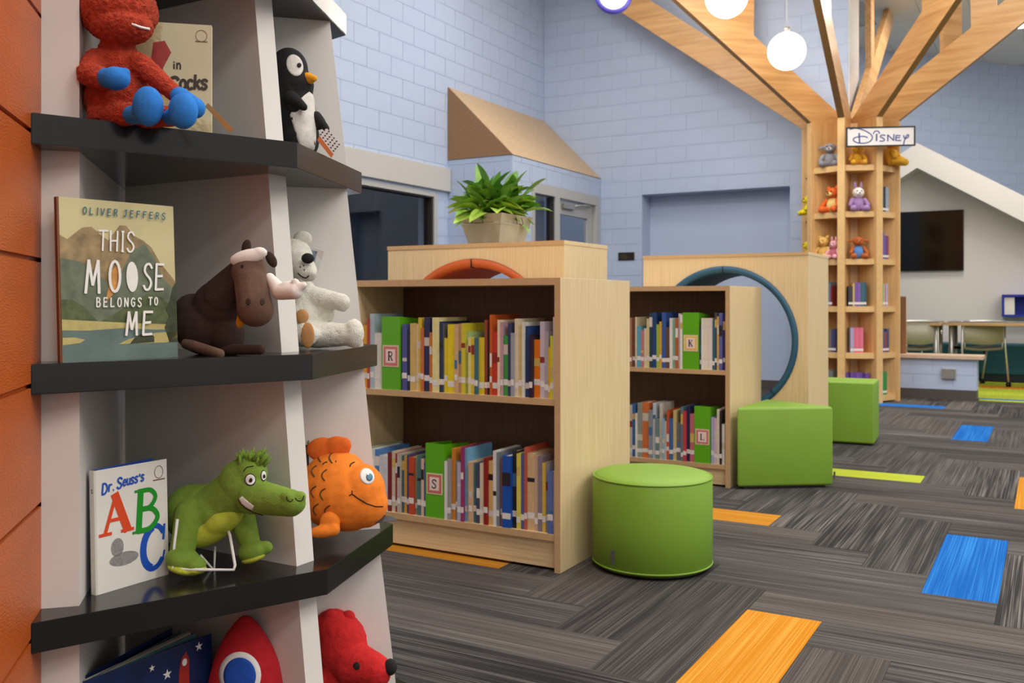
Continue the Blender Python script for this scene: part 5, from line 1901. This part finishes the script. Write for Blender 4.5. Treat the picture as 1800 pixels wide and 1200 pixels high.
m = MB(); m.cap(g(474, 488, -26), g(492, 512, -50), fr.r(9), fr.r(14)).cap(g(492, 512, -50), g(518, 512, -62), fr.r(15), fr.r(14)).ell(g(508, 508, -58), fr.r(20, 9, 14)).cap(g(515, 511, -62), g(534, 501, -66), fr.r(12), fr.r(6)).ell(g(519, 496, -64), fr.r(7, 6, 7))
soft('antler', m, M_CREAM, t, .0028, 4)
m = MB(); m.ell(g(425, 558, -40), fr.r(9, 6, 20), (0, .3, 0)); soft('collar', m, M_YEL, t, .003, 3)
for p_, q_ in (((328, 604, -18), (386, 622, -62)), ((396, 614, -22), (458, 614, -40))):
    m = MB(); m.cap(g(*p_), g(*q_), fr.r(10), fr.r(9)); soft('leg', m, M_BRN2 if p_[0] < 350 else M_BRN, t, .0028, 3)
bv = bvh_of(hd)
patch(fr, bv, ovl(426, 468, 2.6, 2.6), M_THREAD, 'eye', t)
for x in (437, 461):
    patch(fr, bv, ovl(x, 530, 4, 6), M_BRN, 'nostril', t)

# crocodile
fr = Px(400, Z_TOP[3], 2.075)
t = thing('plush_toy', 'green crocodile plush with toothy smile on the shelf above the rocket', 'plush toy', (fr.loc.x, fr.loc.y, Z_TOP[3]), YAW, 'plush toys on the display tower')
g = fr.p
m = MB()
m.ell(g(338, 900, 30), fr.r(50, 54, 50)).ell(g(360, 896, 18), fr.r(46, 50, 46)).ell(g(378, 896, 2), fr.r(44, 46, 44)).cap(g(388, 885, 0), g(415, 862, -14), fr.r(42), fr.r(40))
m.cap(g(336, 905, -20), g(324, 950, -40), fr.r(29), fr.r(22)).cap(g(324, 950, -40), g(320, 972, -46), fr.r(22), fr.r(22))
m.cap(g(425, 908, 2), g(438, 950, -8), fr.r(24), fr.r(19))
bd = soft('body', m, M_CROC, t, V, 6)
m = MB()
m.ell(g(424, 850, -22), fr.r(40, 36, 44)).ell(g(440, 832, -28), fr.r(30, 28, 30)).cap(g(445, 872, -38), g(512, 884, -74), fr.r(31), fr.r(23)).ell(g(515, 884, -78), fr.r(22, 20, 20))
m.ell(g(506, 873, -86), fr.r(12, 10, 10)).ell(g(527, 873, -82), fr.r(11, 10, 10))
hd = soft('head', m, M_CROC, t, .0033, 5)
m = MB(); m.ell(g(368, 930, -12), fr.r(52, 32, 26), (0, -.45, 0)).ell(g(392, 912, -16), fr.r(42, 34, 24), (0, -.5, 0)); soft('belly', m, M_CROC2, t, V, 5)
m = MB(); m.ell(g(322, 984, -60), fr.r(30, 28, 21), (0, .3, 0)).ell(g(342, 992, -72), fr.r(20, 18, 14)); f1_ = soft('foot', m, M_CROC, t, V, 4)
m = MB(); m.ell(g(326, 997, -64), fr.r(31, 29, 10), (0, .2, 0)).ell(g(345, 1000, -74), fr.r(18, 17, 8)); soft('sole', m, M_CROC2, t, .003, 3)
m = MB(); m.ell(g(444, 968, -20), fr.r(26, 24, 18), (0, -.2, 0)).ell(g(466, 962, -18), fr.r(14, 12, 12)); soft('foot', m, M_CROC, t, V, 4)
m = MB(); m.ell(g(446, 980, -24), fr.r(22, 20, 7), (0, -.3, 0)); soft('sole', m, M_CROC2, t, .003, 3)
rt = random.Random(5)
m = MB()
for k in range(60):
    bx, by = 440 + rt.uniform(-20, 22), 812 + rt.uniform(-6, 10)
    bz = -24 + rt.uniform(-18, 14)
    tip = g(bx + rt.uniform(-4, 12) + (bx - 440) * .3, by - rt.uniform(12, 24), bz + rt.uniform(-6, 6))
    b0 = g(bx, by, bz)
    m.tube([b0, b0.lerp(tip, .6), tip], [fr.r(4.5), fr.r(3), fr.r(.4)], 5)
m.build('hair_tuft', M_CROC, t)
bv = bvh_of(hd)
patch(fr, bv, ovl(440, 843, 10, 11), M_THREAD, 'eye_rim', t, .0006)
patch(fr, bv, ovl(440, 843, 8.4, 9.4), M_WHITE_F, 'eye', t, .0016)
patch(fr, bv, ovl(441, 844, 3, 4.6), M_THREAD, 'pupil', t, .0030, 2)
patch(fr, bv, ovl(463, 836, 5, 10), M_THREAD, 'eye_rim', t, .0006)
patch(fr, bv, ovl(463, 836, 4, 8.4), M_WHITE_F, 'eye', t, .0016)
patch(fr, bv, ovl(463, 837, 1.8, 3.6), M_THREAD, 'pupil', t, .0030, 2)
stitch(fr, bv, [(428, 828), (434, 821), (446, 819)], .9, M_THREAD, 'brow', t)
patch(fr, bv, [(420, 876), (426, 872), (436, 881), (446, 889), (444, 897), (434, 892), (425, 885)], M_WHITE_F, 'teeth', t, .001)
stitch(fr, bv, [(419, 876), (424, 886), (434, 894), (446, 900), (462, 905)], 1.1, M_THREAD, 'mouth_line', t)
stitch(fr, bv, curve([(504, 872), (506, 879), (512, 881), (515, 877)], 4), .9, M_THREAD, 'nostril', t, 2)
stitch(fr, bv, curve([(519, 875), (524, 880), (531, 879), (534, 871)], 4), .9, M_THREAD, 'nostril', t, 2)
# wire stand
ws = thing('wire_stand', 'white wire display easel under the green crocodile plush', 'display stand', (fr.loc.x, fr.loc.y, Z_TOP[3]), YAW)
M_WIRE = pm('white_coated_wire', (226, 224, 218), .35, bump=(40, .03))
MB().tube([g(312, 912, -58), g(306, 960, -62), g(304, 1000, -86), g(352, 1001, -88), g(411, 1001, -62), g(413, 993, -62), g(404, 940, -30), g(400, 930, -26)], fr.r(2.6), 8).build('front_frame', M_WIRE, ws)
MB().tube([g(352, 975, -20), g(374, 1000, -8), g(377, 1000, -8), g(378, 960, 2)], fr.r(2.2), 8).build('rear_prop', M_WIRE, ws)

# orange fish
fr = Px(600, Z_TOP[3], 2.29)
t = thing('plush_toy', 'round orange smiling fish plush on the shelf edge', 'plush toy', (fr.loc.x, fr.loc.y, Z_TOP[3]), YAW, 'plush toys on the display tower')
g = fr.p
m = MB()
m.ell(g(590, 862, 0), fr.r(66, 56, 68)).ell(g(612, 875, -10), fr.r(64, 50, 58)).ell(g(640, 885, -16), fr.r(42, 38, 42)).ell(g(598, 835, 0), fr.r(48, 44, 42)).ell(g(634, 864, -14), fr.r(44, 42, 50))
bd = soft('body', m, M_FISH, t, V, 8)
m = MB(); m.ell(g(592, 786, 0), fr.r(25, 10, 20)).ell(g(568, 790, 2), fr.r(30, 10, 22)).ell(g(604, 782, 0), fr.r(14, 9, 14)); soft('dorsal_fin', m, M_FISH2, t, .003, 3)
m = MB(); m.ell(g(580, 918, -52), fr.r(18, 9, 20), (0, .2, 0)).ell(g(568, 934, -58), fr.r(26, 10, 11), (0, -.1, 0)).ell(g(586, 930, -56), fr.r(12, 9, 12)); soft('side_fin', m, M_FISH, t, .003, 3)
bv = bvh_of(bd)
patch(fr, bv, ovl(645, 837, 12, 14.5, -.5), M_WHITE_F, 'eye', t, .0012)
patch(fr, bv, ovl(649, 839, 5.5, 6.5), M_IRIS, 'iris', t, .0026, 2)
patch(fr, bv, ovl(646, 834, 2.2, 2.4), M_WHITE_F, 'eye_glint', t, .0040, 2)
stitch(fr, bv, [(614, 871), (619, 868), (630, 876), (645, 885), (660, 890), (673, 890)], 1.0, M_THREAD, 'mouth_line', t)
stitch(fr, bv, [(619, 862), (619, 868)], .9, M_THREAD, 'mouth_corner', t)
stitch(fr, bv, curve([(615, 820), (617, 815), (623, 812)], 3), 1.1, M_THREAD, 'brow', t, 3)
M_SCL = pm('brown_thread', (96, 62, 20), .8, var=(40, .1))
for (x, y) in ((560, 800), (580, 802), (549, 826), (567, 833), (548, 862), (564, 866), (552, 893), (572, 896)):
    stitch(fr, bv, curve([(x + 8, y - 8), (x + 1, y - 3), (x - 1, y + 4), (x + 4, y + 12)], 3), 1.3, M_SCL, 'scale', t, 2)
MB().plate([(0, 0), (30, 8), (38, 16), (2, 22), (-6, 14)], (0, 0, 0), (fr.u, 0, 0), (0, -fr.u * .7, -fr.u * .6), .001).build('hang_tag', pm('dark_card', (52, 54, 60), .35, var=(30, .1)), t, tuple(g(662, 902, -20)))

# penguin
fr = Px(535, Z_TOP[1], 2.29)
t = thing('plush_toy', 'black and white penguin plush on the upper shelf', 'plush toy', (fr.loc.x, fr.loc.y, Z_TOP[1]), YAW, 'plush toys on the display tower')
g = fr.p
m = MB()
m.ell(g(508, 124, 0), fr.r(34, 34, 40)).ell(g(520, 150, -2), fr.r(32, 32, 32)).cap(g(512, 140, 0), g(522, 215, 2), fr.r(34), fr.r(38)).ell(g(524, 242, 2), fr.r(38, 38, 46))
bd = soft('body', m, M_PENB, t, V, 6)
bv = bvh_of(bd)
patch(fr, bv, [(524, 178), (534, 168), (543, 161), (549, 166), (552, 176), (554, 200), (555, 225), (555, 245), (552, 262), (543, 268), (530, 266), (523, 246), (516, 222), (510, 202), (516, 190)], M_PENW, 'belly', t, .0015, 6)
m = MB(); m.cap(g(512, 172, -34), g(534, 188, -42), fr.r(13), fr.r(7)).ell(g(516, 184, -34), fr.r(13, 6, 14)); soft('wing', m, M_PENB, t, .003, 4)
m = MB(); m.cap(g(556, 205, -4), g(574, 226, -12), fr.r(10), fr.r(6)).ell(g(560, 215, -6), fr.r(12, 6, 14)); soft('wing', m, M_PENB, t, .003, 4)
m = MB(); m.cap(g(540, 136, -14), g(552, 138, -22), fr.r(9), fr.r(6)).ell(g(545, 142, -16), fr.r(8, 8, 6)); soft('beak', m, M_BEAK, t, .0026, 3)
bv = bvh_of(bd)
patch(fr, bv, ovl(518, 115, 14, 19.5, -.35), M_PENW, 'eye', t, .0012, 5)
patch(fr, bv, ovl(525, 115, 3.4, 4), M_THREAD, 'pupil', t, .0032, 2)
tg_ = MB().plate([(0, 0), (22, 32), (12, 46), (-12, 14)], (0, 0, 0), (fr.u, 0, 0), (0, 0, -fr.u), .001).build('hang_tag', pm('white_tag_card', (232, 230, 228), .4, var=(20, .02)), t, tuple(g(574, 224, -44)))
m = MB()
for i in range(6):
    for j in range(4):
        x = -8 + i * 4.4 + j * 3.2 - 2; y = 8 + i * 5.6 - j * 3.6 + 4
        m.plate([(x - 1.3, y - 1), (x + 1.3, y - 1), (x + 1.3, y + 1), (x - 1.3, y + 1)], (0, -.0006, 0), (fr.u, 0, 0), (0, 0, -fr.u), .0004)
m.build('tag_print', M_INK, tg_)
MB().plate([(-12, 14), (12, 46), (8, 52), (-16, 22)], (0, 0, 0), (fr.u, 0, 0), (0, 0, -fr.u), .001).build('tag_edge', pm('copper_card', (214, 132, 80), .3, metal=.3, var=(20, .05)), tg_)

# polar bear
fr = Px(570, Z_TOP[2], 2.29)
t = thing('plush_toy', 'white polar bear plush sitting behind the moose antler', 'plush toy', (fr.loc.x, fr.loc.y, Z_TOP[2]), YAW, 'plush toys on the display tower')
g = fr.p
m = MB()
m.ell(g(530, 560, 6), fr.r(40, 40, 48)).ell(g(525, 520, 4), fr.r(32, 32, 36)).ell(g(518, 455, -6), fr.r(32, 32, 36)).cap(g(528, 462, -26), g(541, 478, -44), fr.r(22), fr.r(17))
m.cap(g(550, 522, 0), g(598, 530, -14), fr.r(20), fr.r(15)).ell(g(560, 545, 8), fr.r(30, 24, 30)).ell(g(602, 532, -16), fr.r(14, 13, 16))
m.cap(g(556, 588, -14), g(612, 588, -22), fr.r(24), fr.r(20)).ell(g(622, 586, -24), fr.r(18, 20, 26)).cap(g(530, 588, -30), g(540, 588, -46), fr.r(22), fr.r(20))
bd = soft('body', m, M_BEARW, t, V, 5, (.012, .003))
m = MB(); m.ell(g(532, 420, 0), fr.r(17, 10, 15)); soft('ear', m, M_BEARW, t, .003, 3)
m = MB(); m.ell(g(541, 454, -60), fr.r(11, 7, 9), (0, .1, 0)); m.build('nose', M_PENB, t)
m = MB(); m.ell(g(541, 589, -66), fr.r(12, 5, 23)); soft('foot_pad', m, M_TAN, t, .0028, 3)
m = MB(); m.ell(g(531, 556, -42), fr.r(12, 6, 13)); soft('paw_pad', m, M_TAN, t, .0028, 3)
bv = bvh_of(bd)
stitch(fr, bv, curve([(524, 480), (531, 486), (538, 488), (543, 484)], 3), 1.2, M_THREAD, 'mouth_line', t, 2)
for (x, y) in ((528, 469), (534, 467), (535, 474)):
    patch(fr, bv, ovl(x, y, 1.2, 1.2, 0, 8), M_THREAD, 'freckle', t, .001, 2)
slv = MB().plate([(0, 0), (44, 14), (30, 60), (-8, 44)], (0, 0, 0), (fr.u, 0, 0), (0, 0, -fr.u), .0008).build('tag_sleeve', M_SLEEVE, t, tuple(g(526, 428, 8)))
MB().plate([(4, 6), (32, 14), (22, 50), (-2, 40)], (0, .001, 0), (fr.u, 0, 0), (0, 0, -fr.u), .0006).build('tag_card', pm('blue_red_card', (120, 140, 170), .5, var=(60, .5)), slv)

# rocket cushion
fr = Px(432, Z_TOP[4], 2.10)
t = thing('plush_toy', 'crimson rocket cushion with a round blue window on the lowest shelf', 'plush toy', (fr.loc.x, fr.loc.y, Z_TOP[4]), YAW, 'plush toys on the display tower')
g = fr.p
u_ = fr.u
prof = [(0, 1080), (10, 1083), (22, 1096), (36, 1116), (48, 1138), (58, 1164), (65, 1195), (67, 1225), (64, 1260), (54, 1290), (38, 1305), (0, 1308)]
m = MB(); m.lathe([(r * u_, (fr.oy - y) * u_) for r, y in prof[::-1]], (0, 0, 0), 40, .55)
bd = soft('body', m, M_RKT, t, .0045, 4)
for sx in (-1, 1):
    m = MB(); m.cap(g(432 + sx * 48, 1270, 0), g(432 + sx * 70, 1300, 0), u_ * 20, u_ * 12); soft('fin', m, M_RBLU, t, .0045, 3)
bv = bvh_of(bd)
patch(fr, bv, ovl(422, 1186, 37, 41, 0, 36), M_WHITE_F, 'window_ring', t, .0014, 5)
patch(fr, bv, ovl(422, 1187, 28, 32, 0, 36), M_RBLU, 'window', t, .0032, 5)

# red plush puppy
fr = Px(610, Z_TOP[4], 2.38)
t = thing('plush_toy', 'bright red plush puppy with black nose on the lowest shelf', 'plush toy', (fr.loc.x, fr.loc.y, Z_TOP[4]), YAW, 'plush toys on the display tower')
g = fr.p
m = MB()
m.ell(g(602, 1135, 0), fr.r(44, 40, 56)).ell(g(585, 1100, 0), fr.r(34, 30, 30)).cap(g(620, 1165, -18), g(660, 1178, -40), fr.r(38), fr.r(28)).ell(g(590, 1190, 6), fr.r(50, 42, 32)).ell(g(655, 1190, -38), fr.r(30, 24, 20))
bd = soft('body', m, M_RDOG, t, V, 6, (.012, .003))
m = MB(); m.ell(g(580, 1084, -10), fr.r(14, 10, 13)); soft('ear', m, M_RDOG, t, .003, 3)
m = MB(); m.ell(g(612, 1084, 0), fr.r(13, 9, 12)); soft('ear', m, M_RDOG, t, .003, 3)
m = MB(); m.ell(g(686, 1172, -46), fr.r(12, 12, 14)); m.build('nose', M_PENB, t)
bv = bvh_of(bd)
patch(fr, bv, ovl(627, 1170, 6, 7), M_THREAD, 'eye', t, .001)


# small plush toys in the wooden tree: plain soft toys
def soft_toy(face, lvl, x, label, body, limb=None, shirt=None, muzzle=None, s=1.0, ears='round', y=.06, turn=0.0, hat=None):
    o, rz = cubby(face, lvl)
    ux = Vector((math.cos(rz), math.sin(rz), 0)); uy = Vector((-ux.y, ux.x, 0))
    p = o + ux * x + uy * y
    t = thing('soft_toy', label, 'plush toy', p, rz + turn, 'small soft toys in the wooden tree')
    limb = limb or body
    k = s
    vx = .007
    m = MB(); m.ell((0, .02 * k, .075 * k), (.062 * k, .052 * k, .075 * k)); soft('torso', m, shirt or body, t, vx, 3)
    m = MB(); m.ell((0, .005 * k, .185 * k), (.056 * k, .05 * k, .052 * k)); soft('head', m, body, t, vx, 3)
    m = MB(); m.ell((0, -.04 * k, .172 * k), (.028 * k, .022 * k, .02 * k)); soft('muzzle', m, muzzle or body, t, vx * .8, 2)
    for sx in (-1, 1):
        m = MB()
        if ears == 'round':
            m.ell((sx * .042 * k, .01 * k, .232 * k), (.02 * k, .012 * k, .02 * k))
        elif ears == 'long':
            m.ell((sx * .028 * k, .01 * k, .255 * k), (.014 * k, .010 * k, .036 * k))
        else:
            m.ell((sx * .075 * k, .0, .195 * k), (.034 * k, .012 * k, .016 * k), (0, sx * .2, 0))
        soft('ear', m, hat or body, t, vx * .7, 2)
        m = MB(); m.cap((sx * .058 * k, 0, .115 * k), (sx * .085 * k, -.03 * k, .065 * k), .022 * k, .02 * k, 5); soft('arm', m, limb, t, vx, 3)
        m = MB(); m.cap((sx * .045 * k, -.02 * k, .032 * k), (sx * .062 * k, -.075 * k, .03 * k), .03 * k, .031 * k, 5); soft('leg', m, limb, t, vx, 3)
        MB().ell((sx * .02 * k, -.044 * k, .198 * k), .006 * k, seg=8, rings=6).build('eye', M_THREAD, t)
    MB().ell((0, -.062 * k, .178 * k), (.009 * k, .006 * k, .007 * k), seg=8, rings=6).build('nose', M_THREAD, t)
    return t


T_GREY = FZ('grey_plush', (136, 136, 144), .5); T_GREY2 = FZ('pale_grey_plush', (196, 192, 190), .4)
T_YEL = FZ('golden_plush', (226, 168, 44), .3); T_YEL2 = FZ('honey_plush', (222, 178, 96), .4)
T_ORG = FZ('tiger_orange_plush', (218, 100, 34), .3); T_CRM = FZ('pale_yellow_plush', (230, 206, 126), .3)
T_LIL = FZ('lilac_plush', (160, 128, 178), .3); T_WHT = FZ('soft_white_plush', (230, 226, 222), .3)
T_PNK = FZ('pink_plush', (230, 170, 180), .3); T_ROSE = FZ('rose_plush', (196, 108, 126), .3)
T_BRN = FZ('chestnut_plush', (178, 96, 42), .4); T_BLU = FZ('sky_blue_knit', (92, 140, 206), .3); T_REDK = FZ('red_knit', (190, 36, 36), .3)
T_LYL = FZ('lemon_plush', (222, 200, 20), .3)
soft_toy(F_L, 5, .0, 'grey soft toy in the top left cubby of the wooden tree', T_GREY, None, None, T_GREY2, 1.12, 'side', .07, .4)
soft_toy(F_M, 5, -.01, 'golden soft toy half hidden below the sign', T_YEL, T_YEL, T_YEL, T_YEL, .95)
soft_toy(F_R, 5, .03, 'yellow soft toy leaning out of the top right cubby of the tree', T_YEL, T_YEL, T_YEL, T_YEL, 1.3, 'side', -.05, .3)
soft_toy(F_L, 4, .03, 'orange soft toy with pale belly in the tree left cubby', T_ORG, T_ORG, T_CRM, T_CRM, 1.15)
soft_toy(F_M, 4, .0, 'lilac soft rabbit with white face in the tree middle cubby', T_WHT, T_LIL, T_LIL, T_WHT, 1.1, 'long', .06, 0, T_LIL)
soft_toy(F_L, 3 + 0, -.07, 'honey coloured soft bear in the tree left cubby', T_YEL2, T_YEL2, T_YEL2, T_YEL2, 1.05, 'round', .05)
soft_toy(F_L, 3 + 0, .075, 'small pink soft toy next to the honey coloured bear', T_PNK, T_PNK, T_ROSE, T_PNK, .85, 'long', .02)
soft_toy(F_M, 3 + 0, .0, 'chestnut soft toy in a blue knit top, tree middle cubby', T_BRN, T_BRN, T_BLU, T_BRN, 1.0, 'side')
soft_toy(4, 4, .06, 'lemon yellow soft toy poking out of the tree far left side, upper', T_LYL, None, None, None, .9, 'round', -.02)
soft_toy(4, 3, .06, 'lemon yellow soft toy poking out of the tree far left side, lower', T_LYL, None, None, None, .9, 'round', -.02)
